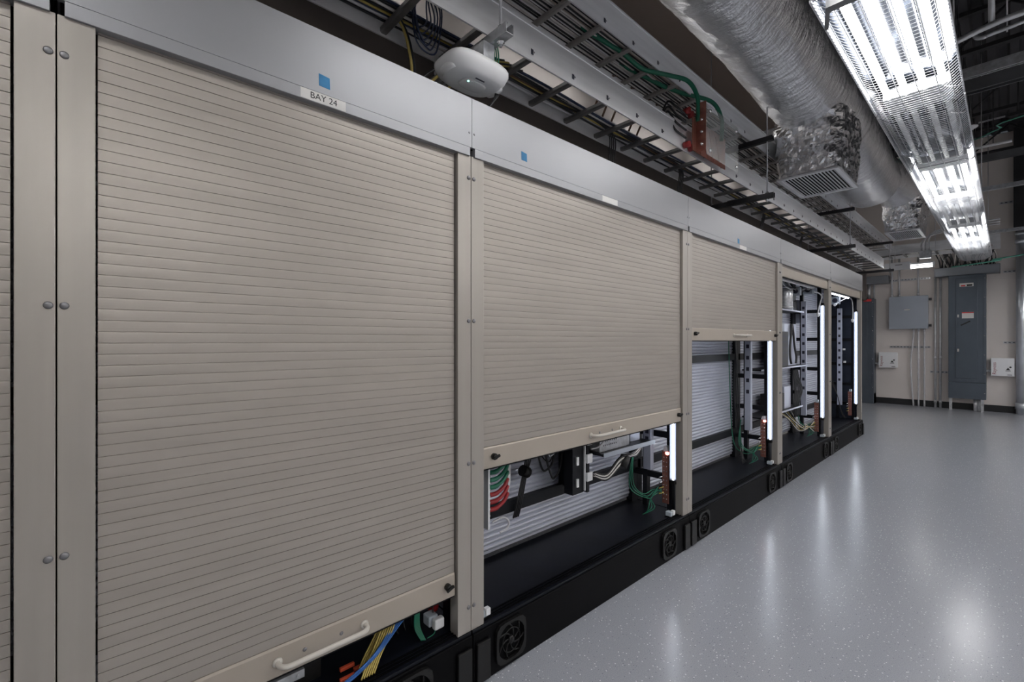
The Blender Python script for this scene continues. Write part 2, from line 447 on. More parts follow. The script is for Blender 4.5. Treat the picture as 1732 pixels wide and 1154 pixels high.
def cabinet(y0, y1, sb, label, handle=True, tape=None, sticker=None, fans=True, last=False, rolled=False):
    """one equipment bay: plinth, posts, header, roll-up shutter, rear shutter, inner rack frame"""
    r = thing('equipment_cabinet', (XF, (y0 + y1) / 2, 0), label, 'cabinet', 'roll-up shutter equipment cabinets in a row')
    g = .0012; pw = .063
    boxo('plinth', 'black', XBK, XF + .012, y0 + g, y1 - g, 0, ZB - .012, r, .004)
    # floor pan with a grooved front sill
    boxo('floor_pan', 'tray_floor', XBK + .004, XF + .004, y0 + .004, y1 - .004, ZB - .0115, ZB, r)
    sill = MB()
    for k in range(3): sill.box(XF - .018 - k * .016, XF - .012 - k * .016, y0 + pw, y1 - pw, ZB + .0002, ZB + .005)
    sill.build('shutter_sill', 'black', r)
    for ya, yb, yr in ((y0 + g, y0 + pw, y0 + .0125), (y1 - pw, y1 - g, y1 - .0125)):
        mb = MB().box(XF - .05, XF, ya, yb, ZB + .0002, ZLIP0 + .003)
        p = mb.build('side_post', 'post', r, .0015)
        # rear post
        boxo('rear_post', 'rack', XBK + .004, XBK + .05, ya, yb, ZB + .0002, ZLIP1, r)
        for zr in (.625, .077, -.470, -1.02):
            d = MB(); dome(d, (XF, yr, H + zr), .0082, .0045); d.build('rivet', 'rivet', p)
    hp = MB().prism([(XF - .004, ZLIP1), (XF + .004, ZLIP1 + .001), (XF + .004, ZTOP), (XBK, ZTOP), (XBK, ZTOP - .012), (XF - .008, ZTOP - .012), (XF - .008, ZLIP1)], 'y', y0 + g, y1 - g)
    hp = hp.build('header_panel', 'header', r)
    for yy in (y0 + .012, y1 - .012):
        d = MB(); dome(d, (XF + .004, yy, ZLIP1 + .055), .0045, .002); d.build('screw', 'rivet', hp)
    boxo('header_lip', 'header', XF - .03, XF + .007, y0 + .013, y1 - .010, ZLIP0, ZLIP1 - .0012, hp, .001)
    # shutter drum housing behind the header
    boxo('shutter_box', 'black_matte', XF - .20, XF - .035, y0 + .005, y1 - .005, ZLIP0 + .03, ZTOP - .02, r)
    xs = XF - .016; ya, yb = y0 + pw + .004, y1 - pw - .006
    zs = H + sb
    if not rolled:
        sh = slats(xs, ya, yb, ZLIP0 + .02, zs + .088).build('front_shutter', 'shutter', r)
    else:
        sh = boxo('front_shutter', 'shutter', xs - .01, xs, ya, yb, zs + .05, ZLIP0 + .03, r)
    rail = MB().prism([(xs - .012, zs), (xs + .003, zs), (xs + .0045, zs + .004), (xs + .0045, zs + .080), (xs + .002, zs + .0865), (xs - .012, zs + .0865)], 'y', ya, yb)
    rail = rail.build('bottom_rail', 'rail', sh)
    boxo('rubber_seal', 'black_matte', xs - .010, xs + .001, ya, yb, zs - .006, zs - .0003, sh)
    yc = (y0 + y1) / 2 + .01; xh = xs + .0045
    if handle:
        hz = zs + .042
        mb = MB(); L = .13
        mb.tube(smooth_path([(xh, yc - L, hz), (xh + .022, yc - L, hz), (xh + .037, yc - L + .014, hz), (xh + .040, yc - L + .04, hz), (xh + .040, yc, hz), (xh + .040, yc + L - .04, hz), (xh + .037, yc + L - .014, hz), (xh + .022, yc + L, hz), (xh, yc + L, hz)], 5), .0075, 12)
        for q in (-1, 1): mb.lathe((xh, yc + q * L, hz), [(.014, 0), (.013, .004), (.008, .006), (.0005, .006)], 'x', 16)
        mb.build('handle', 'handle', sh)
        for yy in (yc - .055, yc + .055):
            d = MB(); dome(d, (xh, yy, hz + .003), .006, .003); d.build('screw', 'rivet', sh)
        for yy in (ya + .055, yb - .035):
            d = MB(); d.lathe((xh, yy, hz + .004), [(.013, 0), (.013, .012), (.011, .018), (.008, .02), (.0005, .021)], 'x', 20)
            d.obox((xh + .022, yy, hz + .004), (.004, .016, .0045), Matrix.Rotation(.35, 3, 'X'))
            d.build('lock_knob', 'plastic_black', sh)
    # rear shutter + rack frame
    slats(XBK + .02, y0 + .03, y1 - .03, ZLIP1, ZB + .03, 1, .0275, .0075, .002).build('rear_shutter', 'back_shutter', r)
    for zr in (-.15, -.86):
        boxo('rear_rail', 'rack', XBK + .035, XBK + .065, y0 + .02, y1 - .02, H + zr - .032, H + zr + .028, r)
    for yy in (y1 - .03,):
        for xx in (XBK + .14, XF - .10):
            boxo('rack_post', 'rack', xx - .017, xx + .017, yy - .02, yy + .02, ZB + .0002, ZLIP1, r)
        for zr in (.35, .02, -.33, -.62, -.9):
            boxo('side_rung', 'rack', XBK + .05, XF - .117, yy - .012, yy + .012, H + zr - .02, H + zr + .02, r)
    if last:
        boxo('end_panel', 'side_panel', XBK + .03, XF - .052, y1 - .009, y1 - .004, ZB + .001, ZTOP - .015, r)
    if fans:
        fan_vent(r, y0 + .19); fan_vent(r, y1 - .27)
    for yy in (y0 + .045, y1 - .045):
        boxo('joining_plate', 'plastic_black', XF + .0122, XF + .026, yy - .033, yy + .033, .01, .165, r, .004)
    if tape:
        ty, tz = tape
        mb = MB(); x = XF + .0042
        v = [mb.bm.verts.new(p) for p in ((x, ty - .016, tz + .019), (x, ty + .0165, tz + .015), (x, ty + .018, tz - .019), (x, ty - .015, tz - .017),
                                          (x + .0006, ty - .016, tz + .019), (x + .0006, ty + .0165, tz + .015), (x + .0006, ty + .018, tz - .019), (x + .0006, ty - .015, tz - .017))]
        for f in ((0,1,2,3),(4,5,6,7),(0,1,5,4),(1,2,6,5),(2,3,7,6),(3,0,4,7)): mb.face([v[i] for i in f])
        tag(mb.build('tape_piece', 'blue_tape', r), 'small blue tape square')
    if sticker:
        sy, word = sticker
        s = boxo('bay_label', 'paper', XF + .0072, XF + .0078, sy - .067, sy + .067, ZLIP0 + .002, ZLIP1 - .002, r)
        tag(s, 'white label strip')
        if word: text_mesh('lettering', word, .026, 'ink', (XF + .0080, sy, (ZLIP0 + ZLIP1) / 2), s, 'x', .0003)
    return r

Y0, Y1, Y2, Y3, Y4, Y5 = -.050, 1.0825, 2.841, 4.615, 6.350, 8.085
cabinet(-1.25, Y0, -1.09, 'beige shuttered equipment cabinet cut off at the left picture edge')
cab1 = cabinet(Y0, Y1, -.958, 'largest beige cabinet marked BAY 24, shutter almost closed, coloured cables below', tape=(.522, H + .781), sticker=(.52, 'BAY 24'))
cab2 = cabinet(Y1, Y2, -.512, 'beige cabinet right of BAY 24 with shutter raised knee high over a dark interior', tape=(1.362, H + .785), sticker=(1.98, None))
cab3 = cabinet(Y2, Y3, .003, 'beige cabinet with its shutter half raised showing a pale ribbed rear shutter', tape=(3.655, H + .765), sticker=(3.74, None))
cab4 = cabinet(Y3, Y4, .600, 'fully open equipment cabinet packed with boxes, cables and outlets', handle=False, rolled=True)
cab5 = cabinet(Y4, Y5, .600, 'fully open equipment cabinet at the far end of the row', handle=False, rolled=True, last=True)

# ---- inside the bays
def led_strip(y, label, zt=.40, zb=-.90, x=-1.455, power='led'):
    r = thing('led_strip', (x, y, H + zb), label, 'light', 'vertical LED strips in the cabinets')
    MB().prism([(x - .024, y - .004), (x - .012, y + .014), (x + .012, y + .014), (x + .024, y - .004), (x + .021, y - .004), (x + .010, y + .0115), (x - .010, y + .0115), (x - .021, y - .004)], 'z', H + zb, H + zt).build('housing', 'led_housing', r)
    mb = MB(); mb.tube([(x, y, H + zb + .01), (x, y, H + zt - .01)], .0065, 12); mb.build('diffuser', 'led', r)
    boxo('end_cap', 'plastic_black', x - .013, x + .013, y - .012, y + .018, H + zb - .02, H + zb + .008, r)
    boxo('end_cap', 'plastic_black', x - .013, x + .013, y - .012, y + .018, H + zt - .008, H + zt + .02, r)
led_strip(Y2 - .085, 'bright vertical LED strip inside the knee-high opening right of BAY 24', zt=-.2)
led_strip(Y3 - .085, 'bright vertical LED strip inside the half raised shutter cabinet', zt=.3)
led_strip(Y4 - .085, 'bright vertical LED strip in the open cabinet full of equipment', zt=.42)
led_strip(Y5 - .085, 'bright vertical LED strip in the farthest open cabinet', zt=.42)

def power_strip(y, x, label, zt, zb, sockets=True):
    r = thing('power_strip', (x, y, H + zb), label, 'power strip', 'vertical grey power strips')
    boxo('body', 'pdu', x - .028, x + .028, y - .02, y + .02, H + zb, H + zt, r, .003)
    z = H + zt - .08; k = 0
    while z > H + zb + .28 and sockets:
        boxo('socket', 'socket', x - .013, x + .013, y - .0216, y - .0195, z - .017, z + .017, r); z -= .105
    if not sockets:
        for q in range(3):
            boxo('socket', 'socket', x - .012, x + .012, y - .0216, y - .0195, H + zb + .19 + q * .05, H + zb + .22 + q * .05, r)
power_strip(Y2 - .09, -1.628, 'grey power strip hanging low in the opening right of BAY 24', .1, -.855, False)
power_strip(Y3 - .10, -1.635, 'slotted grey power strip in the half raised shutter cabinet', .45, -.83)
power_strip(Y4 - .12, -1.635, 'slotted grey power strip in the open cabinet full of equipment', .47, -.88)
power_strip(Y5 - .12, -1.64, 'slotted grey power strip in the farthest open cabinet', .47, -.92)

def ground_bar(y, x, label, lit=False):
    z0, z1 = H - 1.06, H - .72
    r = thing('copper_ground_bar', (x, y, z0), label, 'ground bar', 'copper ground bars')
    boxo('bar', 'copper', x - .022, x + .022, y - .004, y + .004, z0, z1, r, .001)
    for zz in (z0 + .03, z1 - .03):
        mb = MB(); mb.tube([(x, y + .004, zz), (x, y + .045, zz)], .014, 12); mb.build('insulator', 'red', r)
    b0 = None
    for k in range(10):
        for q in (-1, 1):
            if b0 is None:
                mb = MB(); mb.lathe((x - .010, y - .0042, z0 + .03), [(.004, 0), (.004, -.004), (.0005, -.005)], 'y', 8); b0 = mb.build('bolt', 'chrome', r)
            else:
                c = b0.copy(); C.objects.link(c); c.parent = r; c.location = (.010 * (q + 1), 0, k * .03)
    boxo('clear_cap', 'clear_plug', x - .004, x + .022, y - .02, y + .02, z1 + .001, z1 + .035, r)
    if lit: MB().lathe((x + .012, y, z1 - .012), [(.0005, -.014), (.012, -.007), (.014, 0), (.012, .008), (.0005, .014)], 'z', 12).build('indicator_lamp', 'led_red', r)
    for k in range(4):
        mb = MB(); yy = y - .01; z = z0 + .07 + k * .035
        mb.tube([(x - .012, y - .005, z), (x - .03, y - .03, z - .008)], .0045, 8); mb.build('lug', 'c_yellow' if k < 2 else 'chrome', r)
ground_bar(Y2 - .07, -1.515, 'copper ground bar with red glow in the opening right of BAY 24', True)
ground_bar(Y3 - .08, -1.515, 'copper ground bar in the half raised shutter cabinet', True)
ground_bar(Y4 - .09, -1.515, 'copper ground bar in the open cabinet full of equipment')
ground_bar(Y5 - .12, -1.52, 'copper ground bar in the farthest open cabinet')

def rng(a, b): return random.uniform(a, b)
def droop(a, b, sag, n=5, jit=.01):
    a, b = Vector(a), Vector(b); out = []
    for i in range(n + 1):
        t = i / n; p = a.lerp(b, t); p.z -= sag * 4 * t * (1 - t)
        if 0 < i < n: p += Vector((rng(-jit, jit), rng(-jit, jit), rng(-jit, jit)))
        out.append(p)
    return out

def clear_clamp(y, x, label, z=ZB):
    r = thing('clear_connector', (x, y, z), label, 'connector', 'clear plastic connectors on the cabinet floors')
    boxo('block', 'clear_plug', x - .02, x + .02, y - .018, y + .018, z + .006, z + .034, r, .004)
    boxo('tab', 'white_plastic', x + .004, x + .026, y + .002, y + .026, z + .012, z + .04, r, .003)
    boxo('base', 'plastic_black', x - .022, x + .022, y - .02, y + .02, z + .0004, z + .0058, r)
clear_clamp(Y1 + .085, -1.44, 'clear connector at the left foot of the opening right of BAY 24')
clear_clamp(Y2 - .13, -1.455, 'clear connector beside the copper bar right of BAY 24')
clear_clamp(Y3 - .11, -1.45, 'clear connector at the right foot of the half raised cabinet')
clear_clamp(Y4 - .12, -1.45, 'clear connector at the right foot of the open cabinet full of equipment')
clear_clamp(Y5 - .12, -1.45, 'clear connector at the right foot of the farthest open cabinet')

# ---- bay 24 (only a low slot is open)
c = thing('clear_relay', (-1.50, .975, H - 1.08), 'clear and white relay block hanging in the slot under BAY 24', 'connector')
boxo('block', 'clear_plug', -1.525, -1.48, .945, .985, H - 1.085, H - 1.045, c, .005)
boxo('cap', 'white_plastic', -1.48, -1.455, .955, .998, H - 1.09, H - 1.05, c, .006)
cable('support_wire', [(-1.50, .975, H - 1.045), (-1.51, .975, H - .98), (-1.54, .97, H - .86)], .003, 'c_black', None, parent=c)
c = thing('red_terminal', (-1.53, 1.0, H - 1.06), 'red terminal cap beside the green wires under BAY 24', 'terminal')
MB().lathe((-1.54, 1.0, H - 1.03), [(.0005, -.035), (.02, -.03), (.026, 0), (.018, .03), (.012, .06), (.012, .15)], 'z', 16).build('cap', 'red', c)
for k in range(12):
    o = (k % 6) * .009; q = (k // 6) * .03
    cable('yellow_patch_cable', [(-1.432 - q, .655 + o, ZB + .007), (-1.455 - q, .69 + o, ZB + .04), (-1.50 - q * .6, .76 + o * 1.2, ZB + .10), (-1.55, .82 + o * 1.4, ZB + .20), (-1.57, .85 + o, ZB + .3)], .0030,
          'c_yellow', 'yellow patch cable in the fan of cables under the BAY 24 shutter', 'yellow patch cables under BAY 24')
for k in range(4):
    o = k * .011
    cable('blue_patch_cable', [(-1.440, .52 + o, ZB + .010), (-1.443, .60 + o, ZB + .018), (-1.445 - o * .3, .70 + o, ZB + .055), (-1.50, .80 + o, ZB + .085), (-1.55, .90 + o, ZB + .11), (-1.57, .93 + o, ZB + .22)], .0033, 'c_blue',
          'bright blue patch cable crossing the yellow ones under BAY 24', 'blue patch cables under BAY 24')
for k in range(6):
    o = k * .005
    cable('green_wire', [(-1.53, .90 + o, H - .88), (-1.51 - o * .3, .90 + o, H - 1.0), (-1.50, .895 + o * .8, H - 1.07), (-1.47 + o * .3, .905 + o * .5, H - 1.108)], .0026, 'c_green',
          'green wire in the bunch hanging beside the red cap under BAY 24', 'green wires under BAY 24')
cable('green_wire', [(-1.48, .975, H - 1.088), (-1.47, .96, H - 1.105), (-1.47, .93, H - 1.11)], .0022, 'c_green', 'thin green wire below the clear relay under BAY 24')
for k, (xx, yy, zz) in enumerate(((-1.47, .60, .004), (-1.49, .655, .004), (-1.455, .555, .004), (-1.52, .62, .004))):
    tag(boxo('network_plug', 'orange', xx - .006, xx + .006, yy, yy + .05, ZB + zz, ZB + zz + .012, None, .002), 'orange-red network plug lying near the blue cables under BAY 24', 'plug', 'orange-red plugs under BAY 24')
sw = thing('network_switch', (-1.60, .33, ZB), 'black rack switch with silver slide rail under BAY 24', 'network switch')
boxo('body', 'plastic_black', -1.76, -1.52, .10, .56, ZB + .02, ZB + .10, sw, .004)
boxo('foot', 'plastic_black', -1.74, -1.54, .12, .50, ZB + .0003, ZB + .0198, sw)
mb = MB(); mb.box(-1.512, -1.50, .30, .50, ZB + .06, ZB + .085); 
for q in range(4): mb.tube([(-1.499, .33 + q * .05, ZB + .072), (-1.494, .33 + q * .05, ZB + .072)], .005, 8)
mb.build('slide_rail', 'steel', sw)
boxo('label_plate', 'paper', -1.519, -1.517, .36, .41, ZB + .03, ZB + .045, sw)
mb = MB()
pts = [(-1.55, .50 + .2 * i / 60, ZB + .13 + .05 * i / 60) for i in range(61)]
mb.tube(pts, [.011 if i % 2 else .008 for i in range(61)], 8)
tag(mb.build('corrugated_hose', 'c_black'), 'black corrugated hose beside the network switch under BAY 24', 'hose')
for k in range(5):
    cable('black_wire', droop((-1.6, .7 + k * .05, H - .9), (-1.56, .80 + k * .03, ZB + .01), rng(.01, .05)), .003, 'c_black', 'thin black wire in the dark slot under BAY 24', 'black wires under BAY 24')
cable('blue_patch_cable', [(-1.57, .80, H - .9), (-1.55, .79, H - 1.0), (-1.53, .77, H - 1.06), (-1.55, .75, ZB + .01)], .003, 'c_blue', 'single blue cable left of the green bunch under BAY 24')

# ---- bay 2: plug panel at the left, loops, shelf with perforated box
YP1 = Y1 + .185
tb = thing('terminal_panel', (-1.60, YP1 + .075, H - .87), 'narrow white terminal panel with coloured plugs at the left of the low opening', 'terminal panel')
boxo('panel', 'white_paint', -1.68, -1.60, YP1 + .066, YP1 + .078, H - .86, H - .40, tb, .002)
mb = MB()
for k in range(12): mb.lathe((-1.607, YP1 + .078, H - .80 + k * .03), [(.005, 0), (.005, .006), (.0005, .008)], 'y', 8)
mb.build('screws', 'chrome', tb)
for k in range(9):
    z = H - .775 + k * .034; m = 'c_red' if k < 3 else ('c_green' if k < 7 else 'c_blue')
    col = {'c_red': 'red', 'c_green': 'green', 'c_blue': 'blue'}[m]
    p = thing('cable_plug', (-1.62, YP1 + .08, z), col + ' boot plug with its cable in the terminal panel, low opening', 'plug', col + ' boot plugs in the terminal panel')
    mb = MB(); mb.tube(smooth_path([(-1.612, YP1 + .084, z), (-1.61, YP1 + .125, z), (-1.612, YP1 + .175, z + .022), (-1.62, YP1 + .205, z + .05)], 4), [.011] * 5 + [.009] * 8, 8); mb.build('boot', m, p)
    mb = MB(); mb.tube(smooth_path([(-1.62, YP1 + .205, z + .05), (-1.63, YP1 + .225, z + .09), (-1.65, YP1 + .245, z + .14)], 4), .005, 6); mb.build('wire', 'c_white', p)
cable('hook_strap', [(-1.60, YP1 + .09, H - .83), (-1.58, YP1 + .14, H - .815), (-1.575, YP1 + .17, H - .84), (-1.58, YP1 + .165, H - .87), (-1.59, YP1 + .13, H - .885)], .005, 'c_white', 'white hooked strap under the coloured plugs in the low opening', cat='strap')
X_ = XBK + .08
for k, (ya, yb, sg) in enumerate(((1.76, 2.00, .26), (1.78, 1.98, .20), (1.80, 2.02, .30), (1.77, 1.96, .16))):
    cable('looped_cable', droop((X_ + .02 * k, ya, H - .50), (X_ + .015 * k, yb, H - .42), sg, 6, .008), .006 if k % 2 == 0 else .0035, 'c_black' if k != 3 else 'c_white', 'black or white cable hanging in a loop before the rear shutter', 'looped cables in the low opening')
for k in range(4):
    cable('hanging_cable', [(X_, 1.70 + .008 * k, H - .40), (X_ + .006 * k, 1.71 + .008 * k, H - .60), (X_, 1.69 + .01 * k, H - .70), (X_ + .01, 1.64 + .012 * k, H - .83), (X_, 1.62 + .012 * k, H - .92)], .004, 'c_black',
          'black cable falling left of the loops in the low opening', 'black cables falling behind the low opening')
wrap = MB().tube([(X_ + .01, 1.675, H - .68), (X_ + .01, 1.715, H - .70)], .03, 10); tag(wrap.build('cable_wrap', 'plastic_black'), 'black wrap knot holding the hanging cables in the low opening', 'cable tie')
# mid frame with bracket tabs
fr = thing('patch_frame', (-1.62, 2.02, H - .86), 'upright black frame with white comb tabs in the low opening', 'rack frame')
boxo('upright', 'rack', -1.79, -1.58, 2.03, 2.05, H - .84, H + .05, fr)
boxo('upright', 'rack', -1.66, -1.60, 1.93, 2.02, H - .84, H + .05, fr)
boxo('face_strip', 'white_paint', -1.598, -1.588, 2.02, 2.028, H - .83, H + .05, fr)
for k in range(9):
    z = H - .78 + k * .1; boxo('comb_tab', 'white_paint', -1.588, -1.575, 2.028, 2.075, z, z + .05, fr, .003)
for k in range(4):
    z = H - .80 + k * .12; boxo('port', 'white_plastic', -1.599, -1.59, 1.955, 1.972, z, z + .045, fr)
sh = thing('equipment_shelf', (-1.62, 2.33, H - .64), 'thin metal shelf carrying a perforated box in the low opening', 'shelf')
boxo('plate', 'rack', -1.79, -1.52, 2.10, 2.64, H - .645, H - .632, sh, .002)
boxo('front_edge', 'panel_light', -1.52, -1.515, 2.10, 2.64, H - .65, H - .625, sh)
pb = thing('perforated_box', (-1.66, 2.30, H - .63), 'shiny perforated metal equipment box on the low shelf', 'equipment box')
boxo('case', 'steel', -1.77, -1.56, 2.12, 2.42, H - .6318, H - .30, pb, .004)
mb = MB()
for i in range(8):
    for j in range(8): mb.box(-1.5605, -1.559, 2.15 + i * .018, 2.156 + i * .018, H - .60 + j * .022, H - .593 + j * .022)
mb.build('vent_holes', 'socket', pb)
tag(boxo('equipment_box', 'pdu', -1.77, -1.60, 2.49, 2.60, H - .6318, H - .30, None, .003), 'plain pale grey box right of the perforated box on the low shelf', 'equipment box')
for k in range(5):
    cable('bundled_cable', [(-1.57, 2.08, H - .76 + k * .006), (-1.55, 2.17, H - .79 + k * .008), (-1.53, 2.27, H - .73 + k * .012), (-1.53 + .005 * k, 2.36, H - .69 + k * .006), (-1.55, 2.48, H - .70 + k * .008), (-1.58, 2.60, H - .655 + k * .002)], .007,
          'c_grey' if k % 2 else 'c_black', 'thick cable of the bundle sweeping under the low shelf', 'thick cables under the low shelf')
cable('white_cable', [(-1.57, 2.05, H - .60), (-1.55, 2.10, H - .59), (-1.54, 2.15, H - .54), (-1.56, 2.17, H - .46)], .005, 'c_white', 'white cable curving from the comb tabs in the low opening')
tag(MB().tube([(-1.53, 2.29, H - .74), (-1.53, 2.33, H - .68)], .03, 10).build('cable_wrap', 'plastic_black'), 'black wrap around the thick bundle under the low shelf', 'cable tie')
GL = 'green ground wire at the foot of the '
def ground_wires(y1, desc, grp, n=5):
    for k in range(n):
        cable('ground_wire', [(-1.66 + .01 * k, y1 - .22 - .02 * k, H - .72), (-1.65, y1 - .24 - .02 * k, H - .92 - .01 * k), (-1.60 + .02 * k, y1 - .2, H - .99 - .01 * k), (-1.57, y1 - .12, H - .97 - .012 * k), (-1.53, y1 - .09, H - .99 + .012 * k)], .003,
              'c_green', GL + desc, grp)
    for k in range(3):
        cable('ground_wire', [(-1.545, y1 - .11, H - .95 - .02 * k), (-1.57, y1 - .16, H - 1.02), (-1.56 + .02 * k, y1 - .2, H - 1.06), (-1.57, y1 - .2 - .03 * k, H - 1.10)], .003, 'c_green', GL + desc, grp)
ground_wires(Y2, 'copper bar right of BAY 24', 'green ground wires right of BAY 24', 3)
ground_wires(Y3, 'copper bar in the half raised cabinet', 'green ground wires in the half raised cabinet', 3)
ground_wires(Y4, 'copper bar in the cabinet full of equipment', 'green ground wires in the packed open cabinet', 2)

# ---- bay 3: a few hanging cables
for k in range(3):
    cable('black_cable', [(-1.72, Y3 - .24 - .02 * k, ZLIP1 - .05), (-1.70, Y3 - .22 - .02 * k, H + .1), (-1.71 + .02 * k, Y3 - .24, H - .5), (-1.66, Y3 - .20, H - 1.0), (-1.62, Y3 - .2 - .04 * k, H - 1.105)], .005, 'c_black', 'black cable down the right rear of the half raised cabinet', 'black cables in the half raised cabinet')
cable('green_cable', [(-1.75, Y3 - .27, H + .2), (-1.74, Y3 - .26, H - .4), (-1.72, Y3 - .24, H - .9), (-1.66, Y3 - .18, H - 1.03), (-1.58, Y3 - .12, H - 1.03)], .004, 'c_green', 'long green cable down the rear of the half raised cabinet')

# ---- bay 4: boxes, shelf, cylinders, cables
def outlet_box(y, x, z, label, s=.055):
    b = thing('outlet_box', (x, y, z - s), label, 'outlet box', 'blue-grey outlet boxes at the top of the open cabinets')
    boxo('box', 'panel_light', x - s, x + s, y - .03, y + .03, z - s, z + s, b, .004)
    mb = MB(); mb.lathe((x, y - .03, z), [(s * .6, 0), (s * .6, -.006), (s * .5, -.007), (.0005, -.007)], 'y', 20); mb.build('socket', 'socket', b)
outlet_box(Y3 + 1.20, -1.60, H + .555, 'left outlet box with a dark socket in the open cabinet full of equipment', .045)
outlet_box(Y3 + 1.50, -1.56, H + .59, 'right outlet box with a white plug in the open cabinet full of equipment', .05)
outlet_box(Y4 + 1.05, -1.57, H + .545, 'outlet box at the top left of the farthest open cabinet', .05)
def lamp_lead(pts, label):
    c = thing('lamp_lead', Vector(pts[0]), label, 'cord', 'white lamp cords in the open cabinets')
    mb = MB(); P = smooth_path(pts, 8); mb.tube(P, .0065, 8); mb.build('cord', 'c_white', c)
    e = Vector(pts[-1]); mb = MB(); mb.tube([e + Vector((0, 0, .01)), e, e - Vector((0, 0, .02)), e - Vector((0, 0, .04))], [.010, .02, .016, .006], 10); mb.build('connector', 'white_plastic', c)
    e = Vector(pts[0]); d = (Vector(pts[1]) - e).normalized(); mb = MB(); mb.tube([e - d * .01, e + d * .04], [.017, .012], 10); mb.build('plug', 'white_plastic', c)
lamp_lead([(-1.55, Y3 + 1.46, H + .60), (-1.52, Y3 + 1.53, H + .57), (-1.49, Y3 + 1.60, H + .56), (-1.465, Y3 + 1.655, H + .52), (-1.475, Y3 + 1.63, H + .44), (-1.49, Y3 + 1.62, H + .36), (-1.49, Y3 + 1.61, H + .32)],
           'white cord with connector looping beside the LED strip, cabinet full of equipment')
lamp_lead([(-1.55, Y4 + .93, H + .48), (-1.52, Y4 + 1.10, H + .54), (-1.49, Y4 + 1.36, H + .60), (-1.475, Y4 + 1.50, H + .57), (-1.475, Y4 + 1.56, H + .45), (-1.475, Y4 + 1.55, H + .30)],
           'white cord arching over the farthest open cabinet')
cyl = thing('canister', (-1.66, Y3 + 1.0, H + .335), 'brushed metal canister at the top left of the packed open cabinet', 'canister')
MB().lathe((-1.66, Y3 + 1.0, H + .3355), [(.07, 0), (.08, .01), (.08, .22), (.07, .24), (.03, .245)], 'z', 28).build('body', 'steel', cyl)
for k in range(2): MB().lathe((-1.66, Y3 + 1.0, H + .3355), [(.0812, .02 + k * .17), (.0825, .03 + k * .17), (.0812, .04 + k * .17)], 'z', 28).build('band', 'strut', cyl)
def shelf4(z, y0, y1, label, x1=-1.58):
    s = thing('equipment_shelf', (-1.66, (y0 + y1) / 2, z - .01), label, 'shelf', 'shelves in the packed open cabinet')
    boxo('plate', 'rack', XBK + .066, x1, y0, y1, z - .012, z - .0005, s, .001)
    boxo('front_edge', 'pdu', x1, x1 + .004, y0, y1, z - .014, z + .002, s)
shelf4(H + .335, Y3 + .06, Y3 + 1.40, 'upper shelf under the metal canister in the packed open cabinet')
shelf4(H - .275, Y3 + .06, Y3 + 1.55, 'middle shelf under the pale upright box in the packed open cabinet')
shelf4(H - .73, Y3 + .06, Y3 + 1.35, 'lowest shelf under the light grey cabinet box, packed open cabinet')
def eq_box(x0, x1, y0, y1, z0, z1, m, label, slots=0):
    b = thing('equipment_box', ((x0 + x1) / 2, (y0 + y1) / 2, z0), label, 'equipment box')
    boxo('case', m, x0, x1, y0, y1, z0, z1, b, .004)
    for k in range(slots):
        zz = z0 + (z1 - z0) * (k + .6) / (slots + .5); boxo('slot', 'socket', x1 - .0005, x1 + .0015, y0 + .03, y1 - .03, zz - .006, zz + .006, b)
eq_box(-1.745, -1.66, Y3 + .98, Y3 + 1.42, H - .2748, H + .195, 'pdu', 'tall pale box behind crossing black straps in the packed open cabinet')
eq_box(-1.745, -1.60, Y3 + .62, Y3 + .93, H - .2748, H + .10, 'plastic_black', 'black box left of the pale strapped box in the packed open cabinet', 6)
eq_box(-1.745, -1.62, Y3 + .86, Y3 + 1.08, H - .7298, H - .49, 'pdu', 'light grey box on the lowest shelf of the packed open cabinet')
eq_box(-1.745, -1.60, Y3 + .52, Y3 + .80, H - .7298, H - .55, 'plastic_black', 'low black box on the lowest shelf of the packed open cabinet', 3)
eq_box(-1.745, -1.64, Y3 + 1.14, Y3 + 1.36, H + .3352, H + .45, 'plastic_black', 'black box right of the metal canister in the packed open cabinet', 2)
eq_box(-1.745, -1.63, Y3 + .64, Y3 + .90, H + .1002, H + .19, 'panel_light', 'small grey box on the black one, left side of the packed open cabinet')
for q in (-1, 1):
    cable('black_strap', [(-1.645, Y3 + 1.20 + .01 * q, H + .19), (-1.64, Y3 + 1.20 + .04 * q, H + .08), (-1.64, Y3 + 1.20 + .08 * q, H - .06), (-1.63, Y3 + 1.20 + .11 * q, H - .18), (-1.63, Y3 + 1.21 + .08 * q, H - .25)], .012, 'c_black',
          ('left' if q < 0 else 'right') + ' black strap of the pair crossing the pale box, packed open cabinet', cat='strap', seg=8)
for k in range(7):
    y = Y3 + 1.15 + .03 * k
    cable('black_cable', [(-1.61, y - .05, H - .32), (-1.60, y - .03, H - .42), (-1.60 + .004 * k, y, H - .55), (-1.60, y - .03, H - .70), (-1.61, y + .02, H - .85)], .0055, 'c_black',
          'black cable hanging below the middle shelf of the packed open cabinet', 'black cables below the middle shelf')
for k in range(8):
    cable('tangled_wire', [(-1.68, Y3 + .75 + .07 * k, H - .76), (-1.62, Y3 + .95 + .05 * k, H - .84 - .01 * k), (-1.58 + .01 * (k % 5), Y3 + 1.10 + .04 * k, H - .98), (-1.56, Y3 + 1.40, H - 1.02 + .01 * k), (-1.53, Y4 - .12, H - .92 - .02 * k)], .0035,
          ['c_black', 'c_grey', 'c_yellow'][k % 3], 'thin wire of the tangle below the lowest shelf, packed open cabinet', 'tangled wires in the packed open cabinet')
for k in range(4):
    cable('top_cable', droop((-1.60, Y3 + .7 + .1 * k, H + .64), (-1.57, Y3 + 1.2 + .12 * k, H + .60), .05), .005, 'c_black' if k % 2 else 'c_white', 'cable strung along the top of the packed open cabinet', 'cables at the top of the packed open cabinet')
